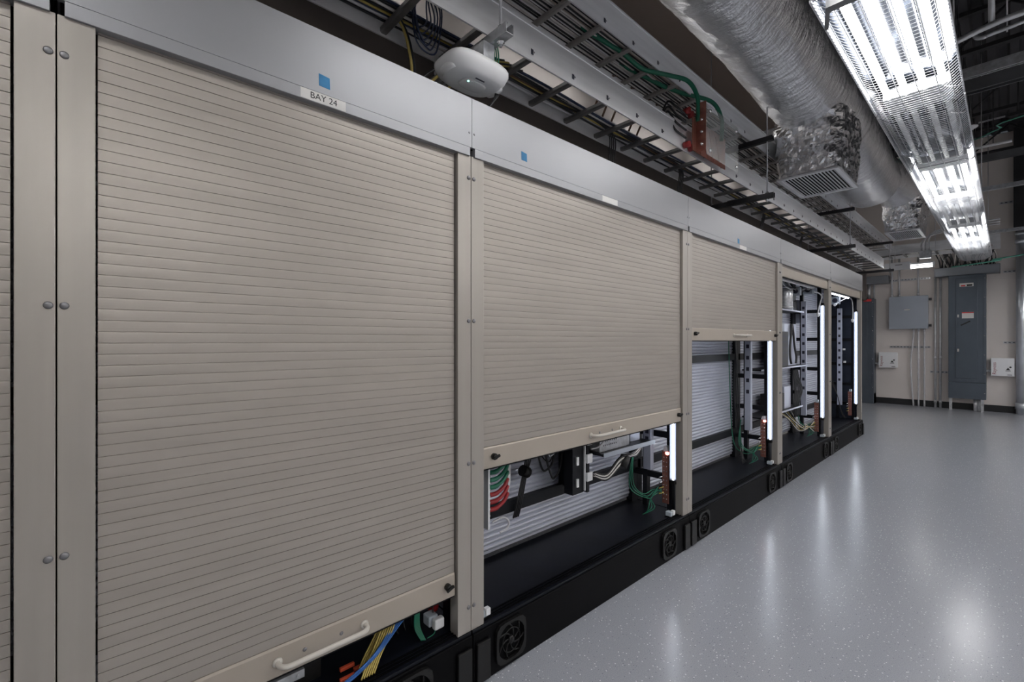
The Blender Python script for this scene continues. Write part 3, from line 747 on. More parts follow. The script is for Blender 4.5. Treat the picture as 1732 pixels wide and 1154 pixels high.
eq_box(-1.745, -1.63, Y3 + .85, Y3 + 1.10, H + .60, H + .66, 'panel_light', 'open grey tray at the top left of the packed open cabinet')
eq_box(-1.76, -1.68, Y4 + .03, Y4 + .13, H + .22, H + .50, 'pdu', 'narrow pale bracket behind the power strip, packed open cabinet')
# LED strip lying under the headers of bays 4 and 5
for i, (ya, yb) in enumerate(((Y3 + .25, Y4 - .4), (Y4 + .35, Y5 - .45))):
    h = thing('overhead_led_strip', (XF - .07, (ya + yb) / 2, H + .585), ['dim LED strip under the header of the packed open cabinet', 'bright LED strip under the header of the farthest cabinet'][i], 'light')
    boxo('housing', 'alu', XF - .085, XF - .055, ya, yb, H + .592, H + .602, h)
    mb = MB(); mb.tube([(XF - .07, ya + .01, H + .585), (XF - .07, yb - .01, H + .585)], .0065, 10); mb.build('diffuser', 'led' if i else 'tube_off', h)
# bay 5
for k in range(3):
    cable('black_cable', [(-1.66, Y4 + .75, H - .1 - .05 * k), (-1.62, Y4 + .95, H - .4 - .05 * k), (-1.58, Y4 + 1.2, H - .75), (-1.57, Y4 + 1.38, H - .98 - .02 * k), (-1.55, Y5 - .2, H - 1.09)], .005, 'c_black', 'black cable slanting down the farthest open cabinet', 'black cables in the farthest open cabinet')
eq_box(-1.74, -1.70, Y4 + .98, Y4 + 1.06, H + .18, H + .36, 'paper', 'small cream bracket plate at the top of the farthest open cabinet')
eq_box(-1.74, -1.70, Y5 - .42, Y5 - .34, H + .18, H + .36, 'paper', 'small cream plate right of the power strip top, farthest open cabinet')
for k, (yy, zz, lb) in enumerate(((Y5 - .20, -.12, 'tiny white clip on the right side of the farthest open cabinet'), (Y5 - .16, -.30, 'tiny white clip left of the power strip, farthest open cabinet'))):
    tag(boxo('cable_clip', 'white_plastic', -1.585, -1.56, yy - .012, yy + .012, H + zz - .01, H + zz + .015), lb, 'clip')


# ------------------------------------------------------------------ ladder trays
def ladder(xo, xi, z, h, y0, y1, first, rung_m, label, dark_holes=True):
    t = thing('ladder_tray', ((xo + xi) / 2, (y0 + y1) / 2, z), label, 'cable tray')
    for x, s in ((xo, 1), (xi, -1)):
        w = .004; fl = .022
        pr = [(x, z), (x + s * fl * .35, z), (x + s * fl * .35, z + .010), (x + s * w, z + .012), (x + s * w, z + h - .014), (x + s * fl * .35, z + h - .012), (x + s * fl * .35, z + h), (x, z + h)]
        r = MB().prism(pr, 'y', y0, y1).build('side_rail', 'alu', t)
        if s == 1:
            mb = MB(); y = first
            while y < y1 - .05:
                mb.box(x + w, x + w + .0012, y - .008, y + .008, z + .032, z + .056)
                y += .285
            mb.build('rung_hole', 'socket', r)
            mb = MB(); y = first
            while y < y1 - .05:
                mb.tube([(x + w, y + .010, z + .044), (x + w + .004, y + .010, z + .044)], .005, 6); y += .285
            mb.build('rung_rivet', 'chrome', r)
    y = first; proto = None
    while y > y0 + .3: y -= .285
    while y < y1 - .05:
        if proto is None:
            mb = MB(); mb.prism([(y - .016, z + .014), (y - .010, z + .008), (y + .010, z + .008), (y + .016, z + .014), (y + .016, z + .030), (y - .016, z + .030)], 'x', xi, xo)
            proto = mb.build('rung', rung_m, t); ry = y
        else:
            c = proto.copy(); C.objects.link(c); c.parent = t; c.location = Vector((0, y - ry, 0))
        y += .285
    return t
Z1, Z2 = H + 1.253, H + 1.736
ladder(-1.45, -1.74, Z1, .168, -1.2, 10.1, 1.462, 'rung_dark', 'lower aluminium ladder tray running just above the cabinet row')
ladder(-1.52, -1.81, Z2, .179, -1.2, 11.45, 1.82, 'alu_rung', 'upper ladder tray filled with grey cables and black ones added as dark gaps')

# cables in the upper tray
for k in range(20):
    x = -1.550 - .0122 * k; ph = rng(0, 6); am = rng(.002, .005)
    pts = [(x + am * math.sin(ph + i * .55) + rng(-.003, .003), -1.1 + i * .5, Z2 + .040 + rng(0, .006) + (k % 3) * .004) for i in range(25)]
    mb = MB(); mb.tube(smooth_path(pts, 3), .0054, 6)
    q_ = 'black' if k % 2 else 'grey'  # black ones added as the shaded gaps between the grey cables
    tag(mb.build('data_cable', 'c_' + q_), q_ + ' data cable lying lengthwise in the upper ladder tray, black ones added as dark gaps', 'cable', q_ + ' data cables in the upper tray')
# cables in the lower tray
cl = ['c_black', 'c_grey', 'c_white', 'c_black', 'c_navy', 'c_yellow', 'c_black', 'c_brown', 'c_black', 'c_grey', 'c_black', 'c_navy']
nm = {'c_black': 'black', 'c_grey': 'grey', 'c_white': 'white', 'c_navy': 'navy', 'c_yellow': 'yellow', 'c_brown': 'brown'}
for k, m in enumerate(cl):
    x = -1.722 + .0095 * k
    pts = [(x + rng(-.008, .008), -1.0 + i * .55, Z1 + .045 + rng(0, .02)) for i in range(int(20 if k % 4 else 16))]
    mb = MB(); mb.tube(smooth_path(pts, 4), rng(.0045, .007), 6)
    tag(mb.build('tray_cable', m), nm[m] + ' cable lying along the inner side of the lower ladder tray', 'cable', nm[m] + ' cables in the lower tray')
# near end: thick cables spilling over the inner rail behind the access point
def spill(m, k, y, grp, r=.0055):
    o = k * .009
    cable('dropping_cable', [(-1.68 + o * .5, y - .75, Z1 + .08), (-1.66 + o * .4, y - .35, Z1 + .075 + o), (-1.67, y - .10 + o * .3, Z1 + .06), (-1.70 - o * .2, y - .01 + o * .4, Z1 - .05), (-1.70 - o * .2, y + o * .4, Z1 - .2), (-1.71, y + o * .5, ZTOP + .006)],
          r, m, nm[m] + ' cable dropping onto the cabinet roof ' + grp, nm[m] + ' cables dropping ' + grp)
for k, m in enumerate(['c_yellow', 'c_yellow', 'c_black', 'c_black', 'c_navy', 'c_black', 'c_black']): spill(m, k, 1.0, 'left of the white access point')
for k, m in enumerate(['c_black', 'c_yellow', 'c_black', 'c_yellow', 'c_black']):
    cable('dropping_cable', [(-1.60, 1.55 - .03 * k, Z1 + .06), (-1.60, 1.35 - .03 * k, Z1 - .01), (-1.63, 1.22 - .04 * k, Z1 - .12), (-1.68, 1.12 - .04 * k, ZTOP + .08), (-1.70, 1.06 - .04 * k, ZTOP + .006)], .006, m,
          nm[m] + ' cable slanting down behind the white access point', nm[m] + ' cables behind the access point')
for k in range(3):
    cable('black_lead', [(-1.50, 1.19, Z1 - .1), (-1.48, 1.27 + .01 * k, Z1 - .17), (-1.47, 1.25, Z1 - .25), (-1.50 - .02 * k, 1.2, ZTOP + .006)], .005, 'c_black', 'black lead looping down right of the access point', 'black leads beside the access point')
mb = MB()
for q in range(6):
    a = .018 * q; P = []
    for i in range(40):
        t = 2 * PI * i / 40
        P.append((-1.60 + .012 * math.sin(3 * t + q), .98 + a * .4 + (.035 + .006 * q) * math.sin(t), Z1 + .11 + (.10 + .008 * q) * math.cos(t) - .04 * q * .3))
    mb.tube(P, .0035, 5, closed=True)
tag(mb.build('cable_coil', 'c_navy'), 'coil of dark blue cable hanging inside the lower ladder tray', 'cable coil')
for (y, lb) in ((2.45, 'first'), (3.35, 'second'), (5.1, 'third'), (6.4, 'fourth')):
    for k in range(4):
        cable('dropping_cable', [(-1.66, y - .3 + .02 * k, Z1 + .06), (-1.68, y - .08 + .02 * k, Z1 + .04), (-1.73, y + .02 * k, Z1 - .08), (-1.74, y + .02 * k, ZTOP + .006)], .0045, 'c_black',
              'black cable in the ' + lb + ' bunch dropping beyond the access point', lb + ' bunch of dropping cables')
for k in range(5):
    y = 2.6 + k * .11 + (k > 2) * .12
    cable('braided_sleeve', [(-1.77, y, Z2 + .04), (-1.84, y + .01, Z2 + .05), (-1.98, y + .02, Z2 - .1), (-2.10, y + .03, H + 1.3), (-2.1, y, H + .8)], .008, 'c_brown', 'thin dark sleeve hanging behind the lower tray', 'dark sleeves behind the lower tray')

# ---- struts, threaded rods
def channel(mb, x0, x1, y, z, s=.041):
    """slotted strut channel, open side up, along x"""
    h = s / 2
    mb.box(x0, x1, y - h, y + h, z, z + .003)
    mb.box(x0, x1, y - h, y - h + .003, z + .003, z + s); mb.box(x0, x1, y + h - .003, y + h, z + .003, z + s)
    mb.box(x0, x1, y - h + .003, y - h + .011, z + s - .003, z + s); mb.box(x0, x1, y + h - .011, y + h - .003, z + s - .003, z + s)
def trapeze(y, label, both=True, x1=-1.33):
    t = thing('strut_hanger', (-1.8, y, Z1 - .041), label, 'hanger')
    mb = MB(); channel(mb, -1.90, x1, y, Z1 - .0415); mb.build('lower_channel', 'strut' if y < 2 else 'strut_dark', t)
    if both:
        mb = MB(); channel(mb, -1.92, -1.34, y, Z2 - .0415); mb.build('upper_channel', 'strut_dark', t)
    for x, lo in ((-1.385, Z1 - .07), (-1.86, Z1 - .07)):
        mb = MB(); mb.tube([(x, y, lo), (x, y, ZC)], .0055, 8); mb.build('threaded_rod', 'wire_thin', t)
        mb = MB(); mb.lathe((x, y, lo + .008), [(.011, 0), (.011, .009), (.017, .010), (.017, .0125)], 'z', 6); mb.lathe((x, y, lo + .074), [(.017, 0), (.017, .0025), (.011, .003), (.011, .012)], 'z', 6)
        mb.build('nut', 'chrome', t)
    return t
t1 = trapeze(1.22, 'shiny strut hanger above the white access point', False)
mb = MB(); mb.lathe((-1.36, 1.2405 + .0005, Z1 - .02), [(.009, 0), (.009, .002), (.006, .003)], 'y', 12); mb.box(-1.50, -1.46, 1.195, 1.1985, Z1 - .03, Z1 - .012)
mb.build('slot', 'socket', t1)
trapeze(4.24, 'dark strut hanger nearest to the first white air grille')
trapeze(7.28, 'dark strut hanger between the first and second air grilles')
trapeze(10.25, 'farthest dark strut hanger near the end of the lower tray')

# ---- wireless access point
ap_c = Vector((-1.475, 1.145, H + 1.085))
ap = thing('access_point', ap_c, 'white wireless access point with green light hanging under the strut', 'access point')
def superring(mb, z, sx, sy, e=3.2, n=40, c=ap_c, dx=0, dy=0):
    out = []
    for k in range(n):
        a = 2 * PI * k / n; ca, sa = math.cos(a), math.sin(a)
        q = (abs(ca) ** e + abs(sa) ** e) ** (-1 / e)
        out.append(mb.bm.verts.new(c + Vector((sx * q * ca + dx, sy * q * sa + dy, z))))
    return out
def loft(mb, rings, cap=(True, True)):
    n = len(rings[0])
    for A, B in zip(rings, rings[1:]):
        for k in range(n): mb.face([A[k], A[(k+1) % n], B[(k+1) % n], B[k]], True)
    if cap[0]: mb.face(rings[0], True)
    if cap[1]: mb.face(rings[-1][::-1], True)
mb = MB()
loft(mb, [superring(mb, z, sx, sy, e) for z, sx, sy, e in ((-.046, .045, .065, 2.4), (-.046, .066, .092, 2.6), (-.0435, .076, .104, 2.8), (-.036, .086, .118, 3), (-.020, .100, .136, 3.2), (0, .108, .146, 3.4), (.012, .108, .146, 3.4), (.022, .100, .138, 3.4), (.026, .085, .12, 3.2))])
mb.build('housing', 'white_plastic', ap)
mb = MB(); loft(mb, [superring(mb, z, sx, sy, 3) for z, sx, sy in ((-.0464, .036, .058), (-.0505, .034, .056), (-.052, .029, .050))]); mb.build('centre_plate', 'white_plastic', ap)
mb = MB(); mb.box(ap_c.x + .048, ap_c.x + .054, ap_c.y - .022, ap_c.y + .022, ap_c.z - .0475, ap_c.z - .0455); mb.build('slot', 'socket', ap)
mb = MB(); mb.lathe((ap_c.x + .022, ap_c.y - .036, ap_c.z - .0532), [(.0005, 0), (.0042, .0005), (.0042, .002)], 'z', 12); mb.build('indicator_light', 'led_green', ap)
mb = MB(); mb.box(ap_c.x - .03, ap_c.x + .05, ap_c.y + .02, ap_c.y + .075, ap_c.z + .024, Z1 - .044); mb.tube([(ap_c.x, ap_c.y + .05, ap_c.z + .02), (ap_c.x, ap_c.y + .05, Z1 - .042)], .006, 8)
mb.build('mounting_bracket', 'steel', ap)
for q in (-1, 1):
    mb = MB(); loft(mb, [superring(mb, z, .045, .02, 2.5, dy=q * .118) for z in (-.036, -.028, -.01)]); mb.build('corner_pad', 'white_plastic', ap)
for k in range(3):
    cable('green_lead', [(-1.44, 1.20 + .012 * k, ap_c.z + .03), (-1.43, 1.225 + .012 * k, ap_c.z + .08), (-1.47, 1.24 + .012 * k, Z1 + .05)], .003, 'c_green', 'dark green lead rising from the access point', 'green leads at the access point')

# ---- grounding splice box
P0, P1 = on_x(1168, 250, -1.40), on_x(1232, 260, -1.40)
y0, y1 = P0.y, P1.y; za, zb = Z1 - .0, Z1 + .33
sb = thing('ground_splice_box', (-1.42, (y0 + y1) / 2, za), 'copper splice bar behind a clear cover bolted to the lower tray', 'splice box')
boxo('backing_bar', 'copper', -1.405, -1.398, y0 + .03, y1 - .06, za - .0, za + .22, sb, .001)
boxo('end_bar', 'copper', -1.405, -1.335, y0 + .08, y0 + .088, za + .0, za + .32, sb, .001)
boxo('clear_cover', 'acrylic', -1.334, -1.330, y0 + .08, y1, za - .03, za + .30, sb, .001)
for zz in (za + .03, za + .25):
    mb = MB(); mb.tube([(-1.44, y0 + .06, zz), (-1.41, y0 + .06, zz)], .022, 12); mb.tube([(-1.44, y0 - .01, zz), (-1.40, y0 - .01, zz)], .02, 12); mb.build('insulator', 'red', sb)
for k in range(4):
    mb = MB(); mb.obox((-1.395, y0 + .12 + k * .10, za + .10), (.002, .022, .10), Matrix.Rotation(.35, 3, 'X')); mb.build('copper_strap', 'copper', sb)
for yy in (y0 + .12, y1 - .05):
    for zz in (za, za + .26):
        mb = MB(); mb.lathe((-1.330, yy, zz), [(.012, 0), (.012, .008), (.006, .014)], 'x', 8); mb.build('bolt', 'chrome', sb)
for zz in (za + .04, za + .12, za + .20):
    mb = MB(); mb.lathe((-1.36, y0 + .0798, zz), [(.010, 0), (.010, -.012), (.005, -.018)], 'y', 8); mb.build('bolt', 'chrome', sb)
cable('green_ground_cable', [(-1.66, y0 - .85, Z2 + .06), (-1.60, y0 - .50, Z2 + .03), (-1.56, y0 - .32, Z2 - .02), (-1.50, y0 - .10, Z2 - .0), (-1.43, y0 + .03, Z2 - .02), (-1.39, y0 + .08, Z2 - .13), (-1.39, y0 + .08, za + .2)], .014, 'c_green',
      'thick green ground cable nearer the camera arching into the splice box', seg=10)
cable('green_ground_cable', [(-1.70, y0 - .35, Z2 + .06), (-1.62, y0 + .02, Z2 + .03), (-1.55, y0 + .2, Z2 + .01), (-1.43, y0 + .38, Z2 - .03), (-1.385, y0 + .44, Z2 - .15), (-1.385, y0 + .44, za + .18)], .014, 'c_green',
      'thick green ground cable farther from the camera arching into the splice box', seg=10)
for k in range(4):
    cable('black_jumper', [(-1.42, y0 - .02, za + .22 - .05 * k), (-1.44, y0 - .10 - .01 * k, za + .25 - .05 * k), (-1.50, y0 - .12, za + .30 - .03 * k), (-1.62, y0 - .02, Z1 + .22)], .007, 'c_black', 'black jumper cable curling from the left side of the splice box', 'black jumpers at the splice box')

# ------------------------------------------------------------------ foil duct
def duct(pts, rad, name_, label, seg=64, step=.05, wr=.009, flat=1.0):
    P = smooth_path(pts, 10); Q = []; L = 0; Ls = []
    for i, p in enumerate(P):
        if i: L += (P[i] - P[i-1]).length
        Q.append(p); Ls.append(L)
    n = max(4, int(L / step)); bm = bmesh.new(); uvl = bm.loops.layers.uv.new('UVMap'); rings = []
    R = rad if callable(rad) else (lambda t: rad)
    for i in range(n + 1):
        s_ = L * i / n; j = 0
        while j < len(Ls) - 2 and Ls[j+1] < s_: j += 1
        t = (s_ - Ls[j]) / max(1e-6, Ls[j+1] - Ls[j]); p = Q[j].lerp(Q[j+1], t); d = (Q[j+1] - Q[j]).normalized()
        x = Vector((1, 0, 0)); x = (x - d * x.dot(d)).normalized(); y = x.cross(d)
        ring = []
        for k in range(seg):
            a = 2 * PI * k / seg
            w_ = noise.noise(Vector((math.cos(a) * 2.2, s_ * 4.5, math.sin(a) * 2.2))) * wr + noise.noise(Vector((math.cos(a) * 5, s_ * 14, math.sin(a) * 5))) * wr * .5
            r = R(i / n) + w_
            ring.append((bm.verts.new(p + x * math.cos(a) * r + y * math.sin(a) * r * flat), a * .3, s_))
        rings.append(ring)
    for A, B in zip(rings, rings[1:]):
        for k in range(seg):
            j = (k + 1) % seg; f = bm.faces.new([A[k][0], A[j][0], B[j][0], B[k][0]]); f.smooth = True
            au = A[k][1]; bu = (k + 1) * 2 * PI / seg * .3
            for lp, (u_, v_) in zip(f.loops, ((au, A[k][2]), (bu, A[k][2]), (bu, B[k][2]), (au, B[k][2]))): lp[uvl].uv = (u_, v_)
    bm.faces.new([q[0] for q in rings[0]]); bm.faces.new([q[0] for q in rings[-1]][::-1])
    bmesh.ops.recalc_face_normals(bm, faces=bm.faces)
    c0 = P[0].copy()
    bmesh.ops.translate(bm, verts=bm.verts, vec=-c0)
    me = bpy.data.meshes.new(name_); bm.to_mesh(me); bm.free(); me.materials.append(M['foil'])
    o = bpy.data.objects.new(name_, me); C.objects.link(o); o.parent = AIR; o.location = c0 - root_loc(AIR); ROOT[o.name] = c0
    return o
AIR = thing('air_duct', (-1.2, 4.0, H + 1.5), 'long silver foil wrapped air duct with two white grilles hanging beside the lights', 'duct')
duct([(-1.20, -2.6, H + 2.27), (-1.20, 1.0, H + 2.27), (-1.20, 3.2, H + 2.26), (-1.21, 4.2, H + 2.24), (-1.22, 5.6, H + 2.20)], lambda t: .30 + .035 * max(0, (t - .75) * 4), 'duct_run', 'nearest run of round foil wrapped air duct leading to the first grille')
duct([(-1.22, 5.55, H + 2.20), (-1.24, 6.4, H + 2.14), (-1.26, 7.2, H + 2.12), (-1.26, 7.75, H + 2.14)], lambda t: .33 + .03 * math.sin(t * PI), 'duct_run', 'sagging foil duct segment between the first and second air grilles')
duct([(-1.24, 7.75, H + 2.30), (-1.15, 9.0, H + 2.32), (-1.10, 10.6, H + 2.32)], .27, 'duct_run', 'far run of foil duct above the second air grille')

def plenum(x0, x1, y0, y1, z0, z1, label, glabel):
    cx, cy = (x0 + x1) / 2, (y0 + y1) / 2; sx, sy = (x1 - x0) / 2, (y1 - y0) / 2
    mb = MB(); rings = []; n = 96; lv = 22; c = Vector((cx, cy, 0))
    for i in range(lv + 1):
        t = i / lv; e = 9 - 5 * t; ring = []
        for k in range(n):
            a = 2 * PI * k / n; ca, sa = math.cos(a), math.sin(a); q = (abs(ca) ** e + abs(sa) ** e) ** (-1 / e)
            X, Y, Z = (sx + .015 + .05 * t) * q * ca, (sy + .01 + .05 * t) * q * sa, z0 + (z1 - z0) * t
            am = .022 if i > 1 else .004
            v = Vector((X * 7, Y * 7, Z * 9))
            dd = (noise.noise(v) + .6 * noise.noise(v * 2.3) + .5 * abs(noise.noise(v * 4.1))) * am
            nr = Vector((ca, sa, 0))
            ring.append(mb.bm.verts.new((cx + X + nr.x * dd, cy + Y + nr.y * dd, Z + dd * .3)))
        rings.append(ring)
    for A, B in zip(rings, rings[1:]):
        for k in range(n):
            j = (k + 1) % n
            mb.face([A[k], A[j], B[j]]); mb.face([A[k], B[j], B[k]])
    mb.face(rings[0]); mb.face(rings[-1][::-1])
    p = tag(mb.build('plenum_box', 'foil_crumpled', AIR), label)
    f = .032; ze = z0 - .006
    mb = MB(); ax0, ax1, ay0, ay1 = x0 - .012, x1 + .012, y0 - .012, y1 + .012
    for b in ((ax0, ax0 + f, ay0, ay1), (ax1 - f, ax1, ay0, ay1), (ax0 + f, ax1 - f, ay0, ay0 + f), (ax0 + f, ax1 - f, ay1 - f, ay1)): mb.box(*b, ze - .016, ze)
    g = tag(mb.build('air_grille', 'white_paint', AIR), glabel)
    mb = MB(); nl = 16
    for k in range(nl):
        x = ax0 + f + (ax1 - ax0 - 2 * f) * (k + .5) / nl
        mb.obox((x, cy, ze - .006), (.0115, (ay1 - ay0) / 2 - f, .0012), Matrix.Rotation(.55, 3, 'Y'))
    mb.build('louvers', 'white_paint', g)
    boxo('dark_throat', 'black_matte', ax0 + f, ax1 - f, ay0 + f, ay1 - f, ze + .001, ze + .004, g)
plenum(-1.44, -.985, 4.70, 5.44, H + 1.50, H + 2.02, 'crumpled foil box over the first white air grille', 'larger white louvred air grille nearest the camera')
plenum(-1.29, -.90, 9.15, 9.95, H + 1.70, H + 2.18, 'crumpled foil box over the second white air grille', 'smaller looking white air grille farther down the duct')

# ------------------------------------------------------------------ fluorescent fixtures
def fixture(xc, y0, y1, lit, label, group, z=H + 1.40, tube='tube_on'):
    f = thing('light_fixture', (xc, (y0 + y1) / 2, z), label, 'ceiling light', group)
    g = .02; a, b = y0 + g, y1 - g
    hw = .205; zr = z + .075; zt = z + .20
    boxo('housing', 'white_paint', xc - .10, xc + .10, a, b, zt, zt + .05, f, .004)
    # reflector: a folded mirror profile with peaks between the tubes
    top = [(-hw, zr), (-.165, zt - .012), (-.125, zt - .004), (-.085, zt - .012), (-.082, zt - .035), (-.078, zt - .012), (-.04, zt - .004), (-.004, zt - .012), (0, zt - .035), (.004, zt - .012), (.04, zt - .004), (.078, zt - .012), (.082, zt - .035), (.085, zt - .012), (.125, zt - .004), (.165, zt - .012), (hw, zr)]
    pr = [(xc + u, v) for u, v in top] + [(xc + u, v + .0025) for u, v in top[::-1]]
    MB().prism(pr, 'y', a, b).build('reflector', 'mirror', f)
    for s in (-1, 1):
        mb = MB().box(xc + s * hw - .004, xc + s * hw + .004, a, b, zr - .008, zr + .004); mb.build('rim', 'alu', f)
    for ye in (a, b - .12):
        boxo('socket_cover', 'white_paint', xc - .155, xc + .155, ye, ye + .12, zr + .03, zt - .038, f, .004)
    xs = (-.125, -.042, .042, .125)
    for x in xs:
        mb = MB(); mb.tube([(xc + x, a + .121, z + .115), (xc + x, b - .121, z + .115)], .0165, 12, cap=True)
        mb.build('tube', tube if lit else 'tube_off', f)
    # wire guard
    mb = MB(); n = int((b - a) / .033)
    pg = [(-hw, zr - .01), (-.135, z + .004), (-.12, z), (.12, z), (.135, z + .004), (hw, zr - .01)]
    for k in range(n + 1):
        y = a + (b - a) * k / n
        mb.tube([(xc + u, y, v) for u, v in pg], .0016, 4, cap=False)
    for u, v in ((-.170, z + .036), (-.12, z), (-.04, z), (.04, z), (.12, z), (.170, z + .036)): mb.tube([(xc + u, a, v - .0018), (xc + u, b, v - .0018)], .002, 4, cap=False)
    mb.build('wire_guard', 'guard', f)
    for y in (a + .2, b - .2):
        for s in (-1, 1):
            mb = MB(); mb.tube([(xc + s * .08, y, zt + .05), (xc, y, ZC)], .002, 5); mb.build('suspension_wire', 'wire_thin', f)
        mb = MB(); mb.tube(smooth_path([(xc + hw, y + .05, zr), (xc + hw - .02, y + .02, zr - .035), (xc + hw - .07, y - .02, zr - .03)], 4), .004, 6); mb.build('guard_clip', 'chrome', f)
XC = -.375
ys = [(-3.0, -1.5, 0), (-1.5, 0, 1), (.76 - .76, .76, 0), (.76, 2.28, 1), (2.28, 3.80, 1), (3.80, 5.32, 0), (5.32, 6.84, 1), (6.84, 8.36, 0), (8.36, 9.88, 1), (9.88, 11.3, 0)]
names = {2.28: 'nearest lit caged fluorescent fixture overhead', 3.80: 'unlit caged fixture right behind the nearest lit one', 5.32: 'second lit caged fluorescent fixture in the row', 6.84: 'unlit caged fixture between the second and third lit ones',
         8.36: 'farthest lit caged fluorescent fixture near the back wall', 9.88: 'unlit caged fixture at the end of the row near the back wall'}
for a, b, l in ys:
    if b - a < 1: continue
    fixture(XC, a, b, l, names.get(a, 'caged fluorescent fixture of the row above and behind the camera' if a > 0 else ('lit' if l else 'unlit') + ' caged fixture of the row behind the camera'), 'caged fluorescent fixtures above the aisle')
for k in range(4):  # two unseen rows added on the right to brighten the room
    fixture(4.3, -.6 + k * 3.3, .92 + k * 3.3, 1, 'lit caged fixture added for fill light, outermost right hand row, outside the picture', 'added caged fixtures of the outermost right row', tube='tube_fill')
for k in range(4):
    fixture(2.0, -.6 + k * 3.3, .92 + k * 3.3, 1, 'lit caged fixture added for fill light, parallel row to the right, outside the picture', 'added caged fixtures of the right hand row', tube='tube_fill')

for k in range(7):  # hidden strip lights added to brighten the left wall
    ya = -1.6 + k * 1.95
    f = thing('fill_strip_light', (-2.70, ya + .75, H + 2.43), 'lit single tube strip light added for fill light, hidden behind the lower tray', 'ceiling light', 'added strip lights behind the cabinet row')
    boxo('housing', 'white_paint', -2.745, -2.655, ya, ya + 1.5, H + 2.475, H + 2.525, f)
    mb = MB(); mb.tube([(-2.70, ya + .05, H + 2.445), (-2.70, ya + 1.45, H + 2.445)], .015, 10); mb.build('tube', 'tube_fill_strip', f)
    for yy in (ya + .02, ya + 1.45): boxo('end_socket', 'white_paint', -2.72, -2.68, yy, yy + .03, H + 2.425, H + 2.4745, f)
    for yy in (ya + .3, ya + 1.2):
        mb = MB(); mb.tube([(-2.70, yy, H + 2.525), (-2.70, yy, H + 2.85)], .003, 5); mb.build('hanger_rod', 'wire_thin', f)
# strut brackets above the fixture row at the top of the picture
br = thing('strut_bracket', (-.42, 2.22, H + 1.35), 'dark steel bracket crossing under the nearest lit fixture at the top edge', 'bracket')
mb = MB(); channel(mb, -.50, -.335, 2.22, H + 1.352); mb.build('channel', 'rung_dark', br)
mb = MB(); mb.obox((-.515, 2.29, H + 1.375), (.008, .09, .012), Matrix.Rotation(.25, 3, 'Z')); mb.build('angle_strap', 'rung_dark', br)
mb = MB(); mb.tube([(-.44, 2.22, H + 1.39), (-.44, 2.22, H + 1.48)], .006, 8); mb.build('threaded_rod', 'wire_thin', br)

# ------------------------------------------------------------------ back wall equipment
def bx_px(name, m, u0, u1, v0, v1, Yf, Yb, parent=None, bevel=0.0, z0=None, x0=None):
    a = on_y(u0, v0, Yf); b = on_y(u1, v1, Yf); c = on_y((u0 + u1) / 2, v0, Yf); d = on_y((u0 + u1) / 2, v1, Yf)
    return boxo(name, m, a.x if x0 is None else x0, b.x, Yf, Yb, d.z if z0 is None else z0, c.z, parent, bevel)
WB = YW - .001
def panelboard(u0, u1, v0, v1, vskirt, Yf, label, x0=None):
    a, b = on_y(u0, 577, Yf), on_y(u1, 577, Yf); um = (u0 + u1) / 2
    xa = a.x if x0 is None else x0; xb = b.x
    zt, zb_, zs = on_y(um, v0, Yf).z, on_y(um, v1, Yf).z, on_y(um, vskirt, Yf).z
    p = thing('electrical_panel', ((xa + xb) / 2, Yf, zb_), label, 'electrical panel')
    boxo('cabinet_body', 'panel_grey', xa, xb, Yf, WB, zs + .004, zt, p, .004)
    boxo('skirt', 'panel_grey', xa, xb, Yf - .002, WB, zb_, zs, p, .003)
    d = boxo('door', 'panel_grey', xa + .10, xb - .11, Yf - .010, Yf - .0005, zs + .08, zt - .06, p, .004)
    boxo('side_cover', 'panel_grey', xb - .035, xb - .003, Yf - .006, Yf - .0005, zs + .01, zt - .01, p, .002)
    for z in (zs + .3 * (zt - zs), zs + .62 * (zt - zs)):
        boxo('latch', 'chrome', xa + .125, xa + .15, Yf - .016, Yf - .0105, z - .03, z + .03, d, .002)
    for k in range(7):
        z = zb_ + .12 + (zt - zb_ - .2) * k / 6
        mb = MB(); mb.lathe((xb - .02, Yf - .0062, z), [(.009, 0), (.009, -.004), (.0005, -.006)], 'y', 8); mb.build('screw', 'chrome', p)
    return p, xa, xb, zb_, zs, zt, d
YP = YW - .26
p, xa, xb, zb_, zs, zt, d = panelboard(1604, 1668, 465, 675, 647.5, YP, 'tall dark grey electrical panel standing under the wall trough with a red edged notice')
# notices on the panel
n1 = boxo('notice', 'paper', *[q for q in (on_y(1627, 577, YP - .012).x, on_y(1647, 577, YP - .012).x)], YP - .012, YP - .0105, on_y(1637, 538.5, YP).z, on_y(1637, 528, YP).z, d); tag(n1, 'white notice with a red top band')
z_ = on_y(1637, 528, YP).z
boxo('red_band', 'red_bright', on_y(1627, 577, YP - .012).x, on_y(1647, 577, YP - .012).x, YP - .0126, YP - .0121, z_ - .022, z_ - .001, n1)
q0 = on_y(1634, 484, YP); n2 = boxo('warning_label', 'paper', q0.x - .09, q0.x + .10, YP - .012, YP - .0105, q0.z - .01, q0.z + .055, d); tag(n2, 'small white and red warning label')
boxo('red_block', 'red_bright', q0.x - .07, q0.x - .01, YP - .0126, YP - .0121, q0.z - .004, q0.z + .02, n2)
boxo('dark_block', 'ink', q0.x + .01, q0.x + .085, YP - .0126, YP - .0121, q0.z - .004, q0.z + .03, n2)
q0 = on_y(1633, 547, YP)
mb = MB(); mb.obox((q0.x, YP - .0125, q0.z), (.075, .0015, .012), Matrix.Rotation(-.55, 3, 'Y')); tag(mb.build('stripe_mark', 'ink', d), 'slanted black stripe')
